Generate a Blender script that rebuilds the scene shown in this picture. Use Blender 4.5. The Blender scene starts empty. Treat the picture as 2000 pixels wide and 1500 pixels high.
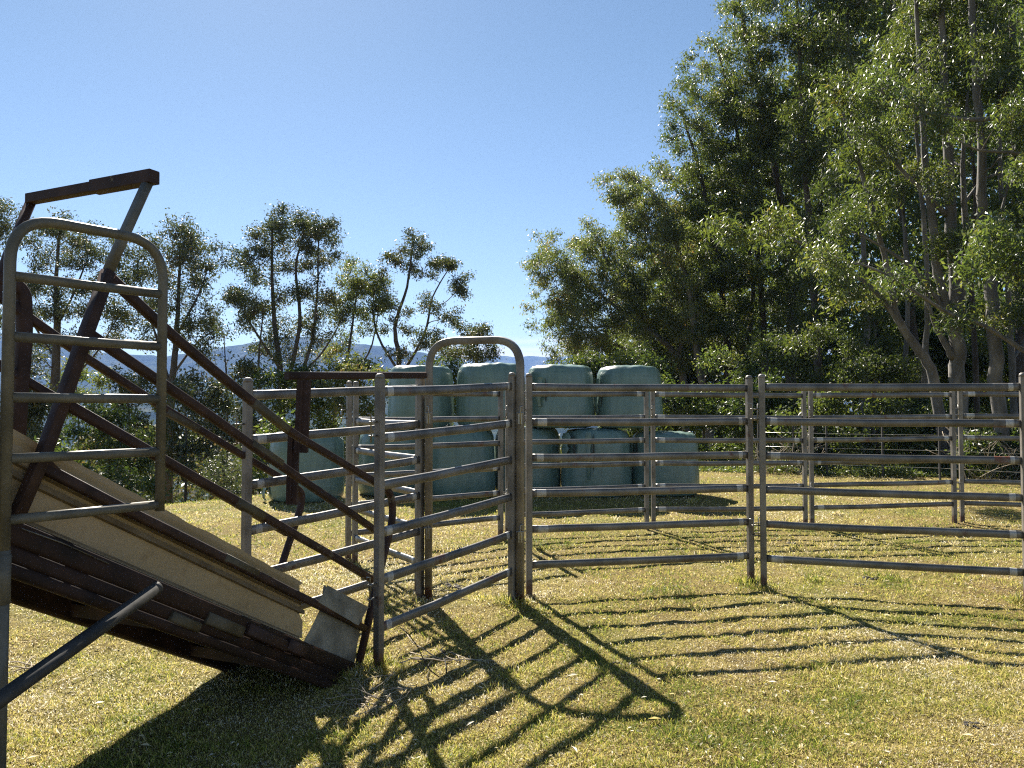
import bpy, math, random
import numpy as np
from mathutils import Vector, Matrix, noise

# ------------------------------------------------------------------ camera, sky, sun, exposure
SC = bpy.context.scene
COL = SC.collection
CAM_H = 1.515
PITCH = math.atan(48 / 1500)
cam_d = bpy.data.cameras.new('camera'); cam = bpy.data.objects.new('camera', cam_d); COL.objects.link(cam)
cam_d.sensor_width = 36.0; cam_d.lens = 27.0            # f = 1500 px on a 2000 px wide frame
cam_d.clip_start = 0.05; cam_d.clip_end = 20000
cam.location = (0, 0, CAM_H); cam.rotation_euler = (math.pi / 2 + PITCH, 0, 0)
SC.camera = cam
SUN_AZ = math.radians(-20.0)      # left of the view direction (+Y)
SUN_EL = math.radians(40.5)
sd = Vector((math.sin(SUN_AZ) * math.cos(SUN_EL), math.cos(SUN_AZ) * math.cos(SUN_EL), math.sin(SUN_EL)))
sun_d = bpy.data.lights.new('sun', 'SUN'); sun_d.energy = 5.0; sun_d.angle = math.radians(0.5)
sun_d.color = (1.0, 0.93, 0.82)
sun = bpy.data.objects.new('sun', sun_d); COL.objects.link(sun)
sun.rotation_euler = sd.to_track_quat('Z', 'Y').to_euler(); sun.location = sd * 60
w = bpy.data.worlds.new('World'); SC.world = w; w.use_nodes = True
wn = w.node_tree.nodes; wl = w.node_tree.links
bg = wn['Background']; bg.inputs['Strength'].default_value = 0.050
sky = wn.new('ShaderNodeTexSky'); sky.sky_type = 'NISHITA'; sky.sun_disc = False
sky.sun_elevation = SUN_EL; sky.sun_rotation = SUN_AZ
sky.altitude = 300; sky.air_density = 1.0; sky.dust_density = 0.15; sky.ozone_density = 4.5
# a thin bank of cloud low over the far ridge
tc = wn.new('ShaderNodeTexCoord'); mp = wn.new('ShaderNodeMapping'); mp.inputs['Scale'].default_value = (2.2, 2.2, 38)
nz = wn.new('ShaderNodeTexNoise'); nz.inputs['Scale'].default_value = 2.0; nz.inputs['Detail'].default_value = 5
sx = wn.new('ShaderNodeSeparateXYZ')
wl.new(tc.outputs['Generated'], mp.inputs['Vector']); wl.new(mp.outputs['Vector'], nz.inputs['Vector'])
wl.new(tc.outputs['Generated'], sx.inputs['Vector'])
r1 = wn.new('ShaderNodeValToRGB'); wl.new(nz.outputs['Fac'], r1.inputs['Fac'])
r1.color_ramp.elements[0].position = 0.36; r1.color_ramp.elements[1].position = 0.60
rz = wn.new('ShaderNodeValToRGB'); wl.new(sx.outputs['Z'], rz.inputs['Fac'])
e = rz.color_ramp.elements; e[0].position = 0.0; e[0].color = (1, 1, 1, 1); e[1].position = 0.105; e[1].color = (0, 0, 0, 1)
e2 = e.new(0.078); e2.color = (1, 1, 1, 1)
rx = wn.new('ShaderNodeValToRGB'); wl.new(sx.outputs['X'], rx.inputs['Fac'])
e = rx.color_ramp.elements; e[0].position = 0.0; e[0].color = (1, 1, 1, 1); e[1].position = 0.2; e[1].color = (0, 0, 0, 1)
mrx = wn.new('ShaderNodeMapRange'); mrx.inputs['From Min'].default_value = -0.14; mrx.inputs['From Max'].default_value = -0.05
wl.new(sx.outputs['X'], mrx.inputs['Value'])
m1 = wn.new('ShaderNodeMath'); m1.operation = 'MULTIPLY'; m2 = wn.new('ShaderNodeMath'); m2.operation = 'MULTIPLY'
wl.new(r1.outputs['Color'], m1.inputs[0]); wl.new(rz.outputs['Color'], m1.inputs[1])
wl.new(m1.outputs[0], m2.inputs[0]); wl.new(mrx.outputs['Result'], m2.inputs[1])
mx = wn.new('ShaderNodeMixRGB'); mx.inputs['Color2'].default_value = (9.5, 9.8, 10.2, 1)
wl.new(m2.outputs[0], mx.inputs['Fac']); wl.new(sky.outputs['Color'], mx.inputs['Color1'])
hr = wn.new('ShaderNodeValToRGB'); wl.new(sx.outputs['Z'], hr.inputs['Fac'])
e = hr.color_ramp.elements; e[0].position = 0.03; e[0].color = (1.06, .98, .86, 1); e[1].position = 0.42; e[1].color = (.81, .79, .70, 1)
e3 = e.new(.16); e3.color = (.90, .845, .79, 1)
mh = wn.new('ShaderNodeMixRGB'); mh.blend_type = 'MULTIPLY'; mh.inputs['Fac'].default_value = 1
wl.new(mx.outputs['Color'], mh.inputs['Color1']); wl.new(hr.outputs['Color'], mh.inputs['Color2']); wl.new(mh.outputs['Color'], bg.inputs['Color'])
SC.view_settings.view_transform = 'Standard'; SC.view_settings.look = 'None'
SC.view_settings.exposure = 1.75; SC.view_settings.gamma = 1.0; SC.view_settings.use_curve_mapping = False
cy = SC.cycles
cy.max_bounces = 6; cy.diffuse_bounces = 3; cy.glossy_bounces = 3; cy.transmission_bounces = 4; cy.transparent_max_bounces = 6
cy.volume_bounces = 0; cy.use_denoising = False; cy.denoising_prefilter = 'NONE'; cy.adaptive_threshold = 0.006; cy.sample_clamp_indirect = 4.0; cy.pixel_filter_type = 'BLACKMAN_HARRIS'; cy.filter_width = 1.2

R = random.Random(7)
NR = np.random.default_rng(7)

# ------------------------------------------------------------------ coordinates
CP, SP = math.cos(PITCH), math.sin(PITCH)
def P(px, py, d):
    """world point that lies d metres ahead and shows at pixel (px, py) of the 2000 px wide photograph"""
    u = (px - 1000) / 1500; v = (750 - py) / 1500
    Y = CP - v * SP; Z = SP + v * CP; k = d / Y
    return Vector((u * k, d, CAM_H + Z * k))
def XY(px, d):
    return (px - 1000) / 1500 * d * 1.0

def gz(x, y):
    z = -0.10 * math.exp(-((x + 2.0) ** 2 + (y - 4.4) ** 2) / 2.88)
    z += 0.016 * noise.noise(Vector((x * 0.9, y * 0.9, 0)))
    if y < 30: z += 0.012 * noise.noise(Vector((x * 3.1, y * 3.1, 3))) + 0.008 * noise.noise(Vector((x * 8, y * 8, 6))) + 0.006 * noise.noise(Vector((x * 17, y * 17, 8)))
    c = 13.3 + max(0.0, x + 6.0) * 1.22
    c = min(c, 26.0) + 0.25 * noise.noise(Vector((x * .3, 0, 9)))
    s = y - c
    if s > -3:
        t = s + 3
        z -= 0.018 * t * t if t < 9 else 1.458 + 0.324 * (t - 9)
    z += (0.5 if y > 30 else 0.0) * noise.noise(Vector((x * .03, y * .03, 5)))
    z = max(z, -120.0)
    return z

# ------------------------------------------------------------------ object helpers
def link(o): COL.objects.link(o); return o
def tag(o, label=None, cat=None, group=None, kind=None):
    if label: o['label'] = label
    if cat: o['category'] = cat
    if group: o['group'] = group
    if kind: o['kind'] = kind
    return o
def thing(name, label, cat, loc=(0, 0, 0), group=None):
    o = bpy.data.objects.new(name, None); link(o); o.location = loc; o.empty_display_size = 0.2
    return tag(o, label, cat, group)

class MB:
    def __init__(s): s.v = []; s.f = []; s.sm = []; s.mi = {}
    def add(s, vs, fs, smooth=False):
        n = len(s.v); s.v += [tuple(v) for v in vs]; s.f += [tuple(i + n for i in f) for f in fs]; s.sm += [smooth] * len(fs)
        return s
    def box(s, c, sx, sy, sz, ax=(1, 0, 0), az=(0, 0, 1)):
        c = Vector(c); x = Vector(ax).normalized(); z = Vector(az); z = (z - x * z.dot(x)).normalized(); y = z.cross(x)
        vs = [c + x * sx * i / 2 + y * sy * j / 2 + z * sz * k / 2 for i in (-1, 1) for j in (-1, 1) for k in (-1, 1)]
        return s.add(vs, [(0, 1, 3, 2), (4, 6, 7, 5), (0, 4, 5, 1), (2, 3, 7, 6), (0, 2, 6, 4), (1, 5, 7, 3)])
    def sweep(s, pts, prof, up=(0, 0, 1), smooth=True, scale=None, cap=True):
        """prof: list of (a, b): a along side, b along up-ish"""
        pts = [Vector(p) for p in pts]; n = len(pts); m = len(prof); rings = []
        u0 = Vector(up)
        prev = None
        for i in range(n):
            if i == 0: t = pts[1] - pts[0]
            elif i == n - 1: t = pts[-1] - pts[-2]
            else: t = (pts[i + 1] - pts[i]).normalized() + (pts[i] - pts[i - 1]).normalized()
            t = t.normalized()
            if prev is None:
                b = u0 - t * u0.dot(t)
                if b.length < 1e-3: b = Vector((1, 0, 0)) - t * t.x
            else:
                b = prev - t * prev.dot(t)
            b = b.normalized(); prev = b; a = t.cross(b)
            k = 1.0 if scale is None else scale[i]
            for (pa, pb) in prof: rings.append(pts[i] + a * pa * k + b * pb * k)
        fs = []
        for i in range(n - 1):
            for j in range(m):
                fs.append((i * m + j, i * m + (j + 1) % m, (i + 1) * m + (j + 1) % m, (i + 1) * m + j))
        s.add(rings, fs, smooth)
        if cap:
            k = len(s.v) - n * m
            s.f.append(tuple(k + j for j in range(m))[::-1]); s.sm.append(False)
            k = len(s.v) - m
            s.f.append(tuple(k + j for j in range(m))); s.sm.append(False)
        return s
    def tube(s, pts, r, n=10, **k):
        return s.sweep(pts, [(r * math.cos(2 * math.pi * i / n), r * math.sin(2 * math.pi * i / n)) for i in range(n)], **k)
    def build(s, name, mat, parent=None, origin=None):
        me = bpy.data.meshes.new(name)
        if parent is not None and origin is None: origin = parent.location
        off = Vector(origin) if origin is not None else Vector((0, 0, 0))
        me.from_pydata([(v[0] - off.x, v[1] - off.y, v[2] - off.z) for v in s.v], [], s.f)
        me.polygons.foreach_set('use_smooth', s.sm)
        for m__ in (mat if isinstance(mat, (list, tuple)) else [mat]): me.materials.append(m__)
        for k_, v_ in s.mi.items(): me.polygons[k_].material_index = v_
        me.update()
        o = link(bpy.data.objects.new(name, me))
        if parent is not None: o.parent = parent
        elif origin is not None: o.location = origin
        return o

def fillet(pts, rad, n=7):
    """round the inner corners of a polyline"""
    pts = [Vector(p) for p in pts]; out = [pts[0]]
    for i in range(1, len(pts) - 1):
        a, b, c = pts[i - 1], pts[i], pts[i + 1]
        r = rad[i - 1] if isinstance(rad, (list, tuple)) else rad
        r = min(r, (a - b).length * .48, (c - b).length * .48)
        p0 = b + (a - b).normalized() * r; p2 = b + (c - b).normalized() * r
        for k in range(n + 1):
            t = k / n; out.append(p0 * (1 - t) ** 2 + b * 2 * t * (1 - t) + p2 * t * t)
    out.append(pts[-1]); return out
def stadium(w_, h, n=4):
    """rounded flat-oval tube section, w_ wide (side), h high"""
    r = w_ / 2; o = []
    for k in range(n + 1):
        a = math.pi * k / n; o.append((r * math.cos(a), h / 2 - r + r * math.sin(a)))
    for k in range(n + 1):
        a = math.pi + math.pi * k / n; o.append((r * math.cos(a), -h / 2 + r + r * math.sin(a)))
    return o
def rrect(w_, h, r=0.006):
    o = []
    for cx, cy, a0 in ((w_ / 2 - r, h / 2 - r, 0), (-w_ / 2 + r, h / 2 - r, 90), (-w_ / 2 + r, -h / 2 + r, 180), (w_ / 2 - r, -h / 2 + r, 270)):
        for k in range(3):
            a = math.radians(a0 + k * 45); o.append((cx + r * math.cos(a), cy + r * math.sin(a)))
    return o

# ------------------------------------------------------------------ materials
def newmat(name):
    m = bpy.data.materials.new(name); m.use_nodes = True
    return m, m.node_tree.nodes, m.node_tree.links, m.node_tree.nodes['Principled BSDF']
def ramp(N, L, fac, stops):
    r = N.new('ShaderNodeValToRGB'); els = r.color_ramp.elements
    while len(els) < len(stops): els.new(0.5)
    for e_, (p, c) in zip(els, stops): e_.position = p; e_.color = (*c, 1) if len(c) == 3 else c
    L.new(fac, r.inputs['Fac']); return r.outputs['Color']
def nzt(N, L, scale, detail=4, vec=None, rough=.55, sc3=None, dist=0.0):
    t = N.new('ShaderNodeTexNoise'); t.inputs['Scale'].default_value = scale; t.inputs['Detail'].default_value = detail
    t.inputs['Roughness'].default_value = rough; t.inputs['Distortion'].default_value = dist
    if vec is not None:
        if sc3:
            mm = N.new('ShaderNodeMapping'); mm.inputs['Scale'].default_value = sc3; L.new(vec, mm.inputs['Vector']); vec = mm.outputs['Vector']
        L.new(vec, t.inputs['Vector'])
    return t.outputs['Fac']
def geo_pos(N): return N.new('ShaderNodeNewGeometry').outputs['Position']
def mix(N, L, fac, a, b, typ='MIX'):
    m = N.new('ShaderNodeMixRGB'); m.blend_type = typ
    for k, x in (('Fac', fac), ('Color1', a), ('Color2', b)):
        if isinstance(x, (int, float)): m.inputs[k].default_value = x
        elif isinstance(x, tuple): m.inputs[k].default_value = (*x, 1)
        else: L.new(x, m.inputs[k])
    return m.outputs['Color']
def bump(N, L, B, h, s=.3, d=.01):
    b = N.new('ShaderNodeBump'); b.inputs['Strength'].default_value = s; b.inputs['Distance'].default_value = d
    L.new(h, b.inputs['Height']); L.new(b.outputs['Normal'], B.inputs['Normal'])

def metal_mat(name, c1, c2, rust, rlo, rhi, metallic=.45, rough=(.35, .6), base_rust=False, scale=5):
    m, N, L, B = newmat(name); pos = geo_pos(N)
    a = ramp(N, L, nzt(N, L, scale, 6, pos), [(.35, c1), (.65, c2)])
    fine = nzt(N, L, 90, 3, pos); a = mix(N, L, .35, a, ramp(N, L, fine, [(.35, (.55, .55, .55)), (.7, (1, 1, 1))]), 'MULTIPLY')
    rf = ramp(N, L, nzt(N, L, 3.1, 8, pos, .7), [(rlo, (0, 0, 0)), (rhi, (1, 1, 1))])
    if base_rust:
        tc_ = N.new('ShaderNodeTexCoord'); s_ = N.new('ShaderNodeSeparateXYZ'); L.new(tc_.outputs['Object'], s_.inputs['Vector'])
        ad = N.new('ShaderNodeMath'); ad.operation = 'MULTIPLY_ADD'; L.new(nzt(N, L, 25, 3, pos), ad.inputs[0]); ad.inputs[1].default_value = -.16; L.new(s_.outputs['Z'], ad.inputs[2])
        bf = ramp(N, L, ad.outputs[0], [(0.0, (1, 1, 1)), (.05, (0, 0, 0))])
        rf = mix(N, L, 1.0, rf, bf, 'LIGHTEN')
    col = mix(N, L, rf, a, rust)
    L.new(col, B.inputs['Base Color'])
    inv = N.new('ShaderNodeMath'); inv.operation = 'MULTIPLY_ADD'; L.new(rf, inv.inputs[0]); inv.inputs[1].default_value = -metallic; inv.inputs[2].default_value = metallic
    L.new(inv.outputs[0], B.inputs['Metallic'])
    rr = N.new('ShaderNodeMapRange'); L.new(fine, rr.inputs['Value']); rr.inputs['To Min'].default_value = rough[0]; rr.inputs['To Max'].default_value = rough[1]
    L.new(rr.outputs['Result'], B.inputs['Roughness'])
    bump(N, L, B, fine, .15, .002)
    B.inputs['Specular IOR Level'].default_value = .22 if metallic < .2 else .5
    return m
M = {}
M['galv'] = metal_mat('galvanised_steel', (.085, .08, .072), (.19, .18, .165), (.085, .035, .022), .60, .66, .5, (.26, .5), scale=5)
M['galv_post'] = metal_mat('galvanised_post', (.12, .108, .09), (.25, .225, .19), (.07, .032, .02), .62, .70, .3, (.4, .65), True, 5)
M['weld'] = metal_mat('zinc_touch_up', (.30, .29, .27), (.48, .47, .44), (.10, .05, .03), .60, .68, .4, (.4, .6), scale=14)
M['redrust'] = metal_mat('red_rust_patch', (.085, .08, .072), (.17, .16, .145), (.14, .045, .025), .46, .56, .1, (.5, .7), scale=16)
M['zinc'] = metal_mat('zinc_pin', (.22, .21, .19), (.36, .35, .32), (.15, .07, .04), .68, .76, .8, (.25, .45))
M['rust'] = metal_mat('rusty_brown_steel', (.028, .016, .013), (.058, .033, .025), (.10, .085, .058), .64, .66, .08, (.5, .75), scale=9)
M['darkrust'] = metal_mat('dark_rusty_chassis', (.014, .009, .007), (.042, .022, .015), (.07, .06, .045), .66, .70, .1, (.55, .8), scale=7)
M['olive'] = metal_mat('worn_olive_paint', (.095, .09, .072), (.155, .145, .115), (.06, .04, .028), .66, .72, .15, (.38, .6), scale=8)
M['pole'] = metal_mat('dark_grey_pipe', (.03, .031, .031), (.065, .063, .058), (.035, .025, .02), .62, .70, .08, (.5, .7), scale=8)
M['greyplate'] = metal_mat('dull_tin_plate', (.13, .125, .10), (.29, .275, .22), (.06, .045, .03), .60, .68, .06, (.4, .65), scale=7)

def sheet_mat():
    m, N, L, B = newmat('cream_sheet_metal'); pos = geo_pos(N)
    c = ramp(N, L, nzt(N, L, 2.2, 5, pos), [(.3, (.25, .185, .10)), (.7, (.34, .26, .15))])
    st = ramp(N, L, nzt(N, L, 10, 7, pos, .7), [(.55, (1, 1, 1)), (.75, (.52, .43, .32))])
    c = mix(N, L, .8, c, st, 'MULTIPLY'); L.new(c, B.inputs['Base Color']); B.inputs['Roughness'].default_value = .5
    return m
M['sheet'] = sheet_mat()

M['khaki'] = metal_mat('faded_khaki_paint', (.065, .055, .034), (.105, .09, .06), (.05, .028, .02), .6, .7, .05, (.5, .7), scale=9)
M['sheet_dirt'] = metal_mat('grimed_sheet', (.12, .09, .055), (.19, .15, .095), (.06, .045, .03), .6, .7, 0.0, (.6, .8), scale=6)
def bale_mat():
    m, N, L, B = newmat('pale_green_bale_wrap'); pos = geo_pos(N)
    c = ramp(N, L, nzt(N, L, 1.4, 5, pos), [(.3, (.105, .175, .15)), (.7, (.16, .235, .20))])
    streak = ramp(N, L, nzt(N, L, 3.0, 6, pos, .6, (5, 5, .6)), [(.35, (.66, .7, .7)), (.62, (1, 1, 1))])
    c = mix(N, L, .7, c, streak, 'MULTIPLY')
    dirt = ramp(N, L, nzt(N, L, 2.1, 8, pos, .7), [(.66, (0, 0, 0)), (.76, (1, 1, 1))])
    c = mix(N, L, dirt, c, (.12, .16, .13))
    band_ = nzt(N, L, 1.0, 3, pos, .5, (.5, .5, 16)); c = mix(N, L, .35, c, ramp(N, L, band_, [(.40, (.72, .76, .76)), (.52, (1, 1, 1)), (.6, (.86, .88, .88))]), 'MULTIPLY')
    L.new(c, B.inputs['Base Color']); B.inputs['Roughness'].default_value = .33
    bump(N, L, B, nzt(N, L, 6, 6, pos, .6, (1, 1, 2.5)), .28, .02)
    return m
M['bale'] = bale_mat()
m_, N_, L_, B_ = newmat('dark_silage'); B_.inputs['Base Color'].default_value = (.035, .04, .03, 1); B_.inputs['Roughness'].default_value = .9; M['silage'] = m_

def leaf_mat(name, stops, trans=.38, gloss=.32, rough=.32):
    m, N, L, B = newmat(name)
    at = N.new('ShaderNodeAttribute'); at.attribute_name = 'tint'
    c = ramp(N, L, at.outputs['Fac'], stops)
    L.new(c, B.inputs['Base Color']); B.inputs['Roughness'].default_value = rough; B.inputs['Specular IOR Level'].default_value = gloss * 2
    tr = N.new('ShaderNodeBsdfTranslucent'); L.new(mix(N, L, 1.0, c, (1.5, 1.45, .7), 'MULTIPLY'), tr.inputs['Color'])
    ms = N.new('ShaderNodeMixShader'); ms.inputs['Fac'].default_value = trans
    L.new(B.outputs['BSDF'], ms.inputs[1]); L.new(tr.outputs['BSDF'], ms.inputs[2]); L.new(ms.outputs[0], N['Material Output'].inputs['Surface'])
    return m
M['leaf_left'] = leaf_mat('gum_leaves_olive', [(0, (0.038, 0.056, 0.027)), (.5, (0.064, 0.082, 0.038)), (.85, (0.108, 0.111, 0.051)), (1, (0.166, 0.106, 0.059))], 0.3, 0.28, 0.45)
M['leaf_right'] = leaf_mat('forest_leaves_green', [(0, (0.038, 0.062, 0.020)), (.5, (0.073, 0.101, 0.029)), (.88, (0.129, 0.153, 0.041)), (1, (0.207, 0.169, 0.056))], 0.46, 0.36, 0.42)
M['leaf_dark'] = leaf_mat('understorey_leaves_dark', [(0, (0.035, 0.064, 0.017)), (.6, (0.070, 0.102, 0.028)), (1, (0.136, 0.158, 0.046))], 0.45, 0.32, 0.45)
M['leaf_bright'] = leaf_mat('bush_leaves_bright', [(0, (0.049, 0.080, 0.027)), (.5, (0.088, 0.126, 0.037)), (1, (0.175, 0.181, 0.059))], 0.46, 0.40, 0.40)
M['leaf_edge'] = leaf_mat('gum_leaves_bronze', [(0, (0.059, 0.086, 0.034)), (.5, (0.108, 0.138, 0.052)), (.8, (0.178, 0.193, 0.075)), (1, (0.276, 0.173, 0.085))], 0.45, 0.36, 0.43)

def bark_mat(name, a, b, c_):
    m, N, L, B = newmat(name); pos = geo_pos(N)
    c = ramp(N, L, nzt(N, L, 3.5, 6, pos, .65, (1, 1, .35), .6), [(.3, a), (.5, b), (.72, c_)])
    L.new(c, B.inputs['Base Color']); B.inputs['Roughness'].default_value = .85
    bump(N, L, B, nzt(N, L, 14, 5, pos, .6, (1, 1, .25)), .6, .02)
    return m
M['bark_dark'] = bark_mat('dark_bark', (.035, .028, .022), (.065, .052, .042), (.12, .10, .08))
M['bark_pale'] = bark_mat('pale_grey_bark', (.062, .057, .05), (.12, .111, .098), (.23, .214, .19))

def ground_mat():
    m, N, L, B = newmat('dry_paddock_turf'); pos = geo_pos(N)
    base = ramp(N, L, nzt(N, L, .55, 5, pos, .6), [(.32, (.17, .125, .06)), (.5, (.19, .155, .06)), (.68, (.13, .14, .038))])
    fine = ramp(N, L, nzt(N, L, 55, 4, pos, .7), [(.3, (.35, .3, .22)), (.5, (1, 1, .9)), (.72, (1.9, 1.75, 1.35))])
    c = mix(N, L, .9, base, fine, 'MULTIPLY')
    mid = ramp(N, L, nzt(N, L, 7, 5, pos, .7), [(.35, (.6, .55, .5)), (.6, (1.1, 1.1, 1.0))])
    c = mix(N, L, .7, c, mid, 'MULTIPLY')
    L.new(c, B.inputs['Base Color']); B.inputs['Roughness'].default_value = .95; B.inputs['Specular IOR Level'].default_value = .1
    bump(N, L, B, nzt(N, L, 38, 5, pos, .7), .9, .03)
    return m
M['ground'] = ground_mat()
def grass_mat():
    m, N, L, B = newmat('short_dry_grass'); at = N.new('ShaderNodeAttribute'); at.attribute_name = 'tint'
    c = ramp(N, L, at.outputs['Fac'], [(0, (.05, .035, .016)), (.05, (.07, .05, .02)), (.07, (.10, .15, .02)), (.22, (.30, .33, .05)), (.42, (.54, .48, .11)), (.62, (.58, .47, .19)), (.85, (.74, .64, .40)), (1, (.85, .80, .66))])
    L.new(c, B.inputs['Base Color']); B.inputs['Roughness'].default_value = .5; B.inputs['Specular IOR Level'].default_value = .35
    tr = N.new('ShaderNodeBsdfTranslucent'); L.new(c, tr.inputs['Color'])
    ms = N.new('ShaderNodeMixShader'); ms.inputs['Fac'].default_value = .5
    L.new(B.outputs['BSDF'], ms.inputs[1]); L.new(tr.outputs['BSDF'], ms.inputs[2]); L.new(ms.outputs[0], N['Material Output'].inputs['Surface'])
    return m
M['grass'] = grass_mat()
m_, N_, L_, B_ = newmat('dung'); B_.inputs['Base Color'].default_value = (.022, .017, .011, 1); B_.inputs['Roughness'].default_value = .85; M['dung'] = m_
m_, N_, L_, B_ = newmat('pale_dead_wood'); B_.inputs['Base Color'].default_value = (.34, .28, .20, 1); B_.inputs['Roughness'].default_value = .8; M['wood'] = m_
m_, N_, L_, B_ = newmat('fence_wire'); B_.inputs['Base Color'].default_value = (.5, .48, .45, 1); B_.inputs['Roughness'].default_value = .4; B_.inputs['Metallic'].default_value = .7; M['wire'] = m_
m_, N_, L_, B_ = newmat('fence_post_black'); B_.inputs['Base Color'].default_value = (.03, .028, .025, 1); B_.inputs['Roughness'].default_value = .7; M['star'] = m_
def hill_mat():
    m, N, L, B = newmat('forested_hillside'); pos = geo_pos(N)
    c = ramp(N, L, nzt(N, L, .012, 8, pos, .7), [(.38, (.010, .018, .010)), (.52, (.035, .05, .022)), (.66, (.12, .12, .06))])
    L.new(c, B.inputs['Base Color']); B.inputs['Roughness'].default_value = 1.0; B.inputs['Specular IOR Level'].default_value = 0
    bump(N, L, B, nzt(N, L, .05, 6, pos, .7), 1.0, 14)
    return m
M['hill'] = hill_mat()

# ------------------------------------------------------------------ ground and hills
def np_mesh(name, verts, faces4, mat, smooth=False, tint=None, tri=False):
    k = 3 if tri else 4
    me = bpy.data.meshes.new(name); nv = len(verts); nf = len(faces4)
    me.vertices.add(nv); me.vertices.foreach_set('co', np.ascontiguousarray(verts, dtype=np.float32).ravel())
    me.loops.add(nf * k); me.loops.foreach_set('vertex_index', np.ascontiguousarray(faces4, dtype=np.int32).ravel())
    me.polygons.add(nf); me.polygons.foreach_set('loop_start', np.arange(0, nf * k, k, dtype=np.int32))
    try: me.polygons.foreach_set('loop_total', np.full(nf, k, dtype=np.int32))
    except Exception: pass
    me.polygons.foreach_set('use_smooth', np.full(nf, smooth, dtype=bool))
    if tint is not None:
        a = me.attributes.new('tint', 'FLOAT', 'FACE'); a.data.foreach_set('value', np.asarray(tint, dtype=np.float32))
    me.materials.append(mat); me.update(calc_edges=True)
    return link(bpy.data.objects.new(name, me))

rad = np.concatenate([[0.0], np.geomspace(0.6, 2.4, 12), np.geomspace(2.45, 30, 390), np.geomspace(32, 9000, 60)])
ang = np.concatenate([np.linspace(-.75, .75, 520), np.linspace(.80, 2 * math.pi - .80, 60)])
na, nr_ = len(ang), len(rad)
V = np.zeros((nr_, na, 3))
for i, r_ in enumerate(rad):
    for j, a_ in enumerate(ang):
        x, y = r_ * math.sin(a_), r_ * math.cos(a_)
        V[i, j] = (x, y, gz(x, y))
idx = np.arange(nr_ * na).reshape(nr_, na)
f = np.stack([idx[:-1], np.roll(idx, -1, 1)[:-1], np.roll(idx, -1, 1)[1:], idx[1:]], -1).reshape(-1, 4)
g = np_mesh('ground', V.reshape(-1, 3), f[:, ::-1], M['ground'], True); tag(g, kind='structure')

def ridge(name, prof, dist, depth, low, seed):
    """far hills: prof = (px, py) crest points, at dist metres"""
    nx, ny = 260, 26
    pxs = np.linspace(prof[0][0], prof[-1][0], nx); pys = np.interp(pxs, [p[0] for p in prof], [p[1] for p in prof])
    V = np.zeros((ny, nx, 3))
    for i in range(ny):
        t = i / (ny - 1)
        for j in range(nx):
            c = P(pxs[j], pys[j], dist)
            top = c.z + dist * .0022 * noise.noise(Vector((j * .35, seed, 0))) + dist * .0010 * noise.noise(Vector((j * 1.3, seed, 4)))
            s = 1 - t
            y = dist - depth * s; x = c.x * (y / dist)
            z = low + (top - low) * (1 - s) ** 1.25
            z += (top - low) * .16 * math.sin(math.pi * t) * noise.fractal(Vector((x / dist * 14, y / dist * 7, seed)), 1.0, 2.0, 4)
            V[i, j] = (x, y, z)
    back = V[-1].copy(); back[:, 1] += depth * .6; back[:, 2] = low
    V = np.concatenate([V, back[None]], 0)
    idx = np.arange((ny + 1) * nx).reshape(ny + 1, nx)
    f = np.stack([idx[:-1, :-1], idx[:-1, 1:], idx[1:, 1:], idx[1:, :-1]], -1).reshape(-1, 4)
    o = np_mesh(name, V.reshape(-1, 3), f, M['hill'], True); tag(o, kind='structure'); return o
ridge('hills', [(-900, 700), (-300, 640), (0, 650), (200, 690), (330, 696), (400, 682), (474, 673), (520, 664), (565, 656), (620, 660), (691, 671), (745, 676), (785, 682), (830, 690), (900, 708), (1000, 726), (1200, 752)], 3000, 1300, -130, 1)
ridge('hills', [(500, 705), (800, 700), (900, 697), (1060, 696), (1200, 694), (1500, 690), (2200, 690), (3000, 700)], 5200, 1400, -130, 2)
ridge('hills', [(-900, 760), (-200, 745), (100, 760), (300, 765), (450, 745), (600, 760), (800, 765), (1000, 775), (1300, 770)], 1500, 900, -130, 3)

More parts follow.
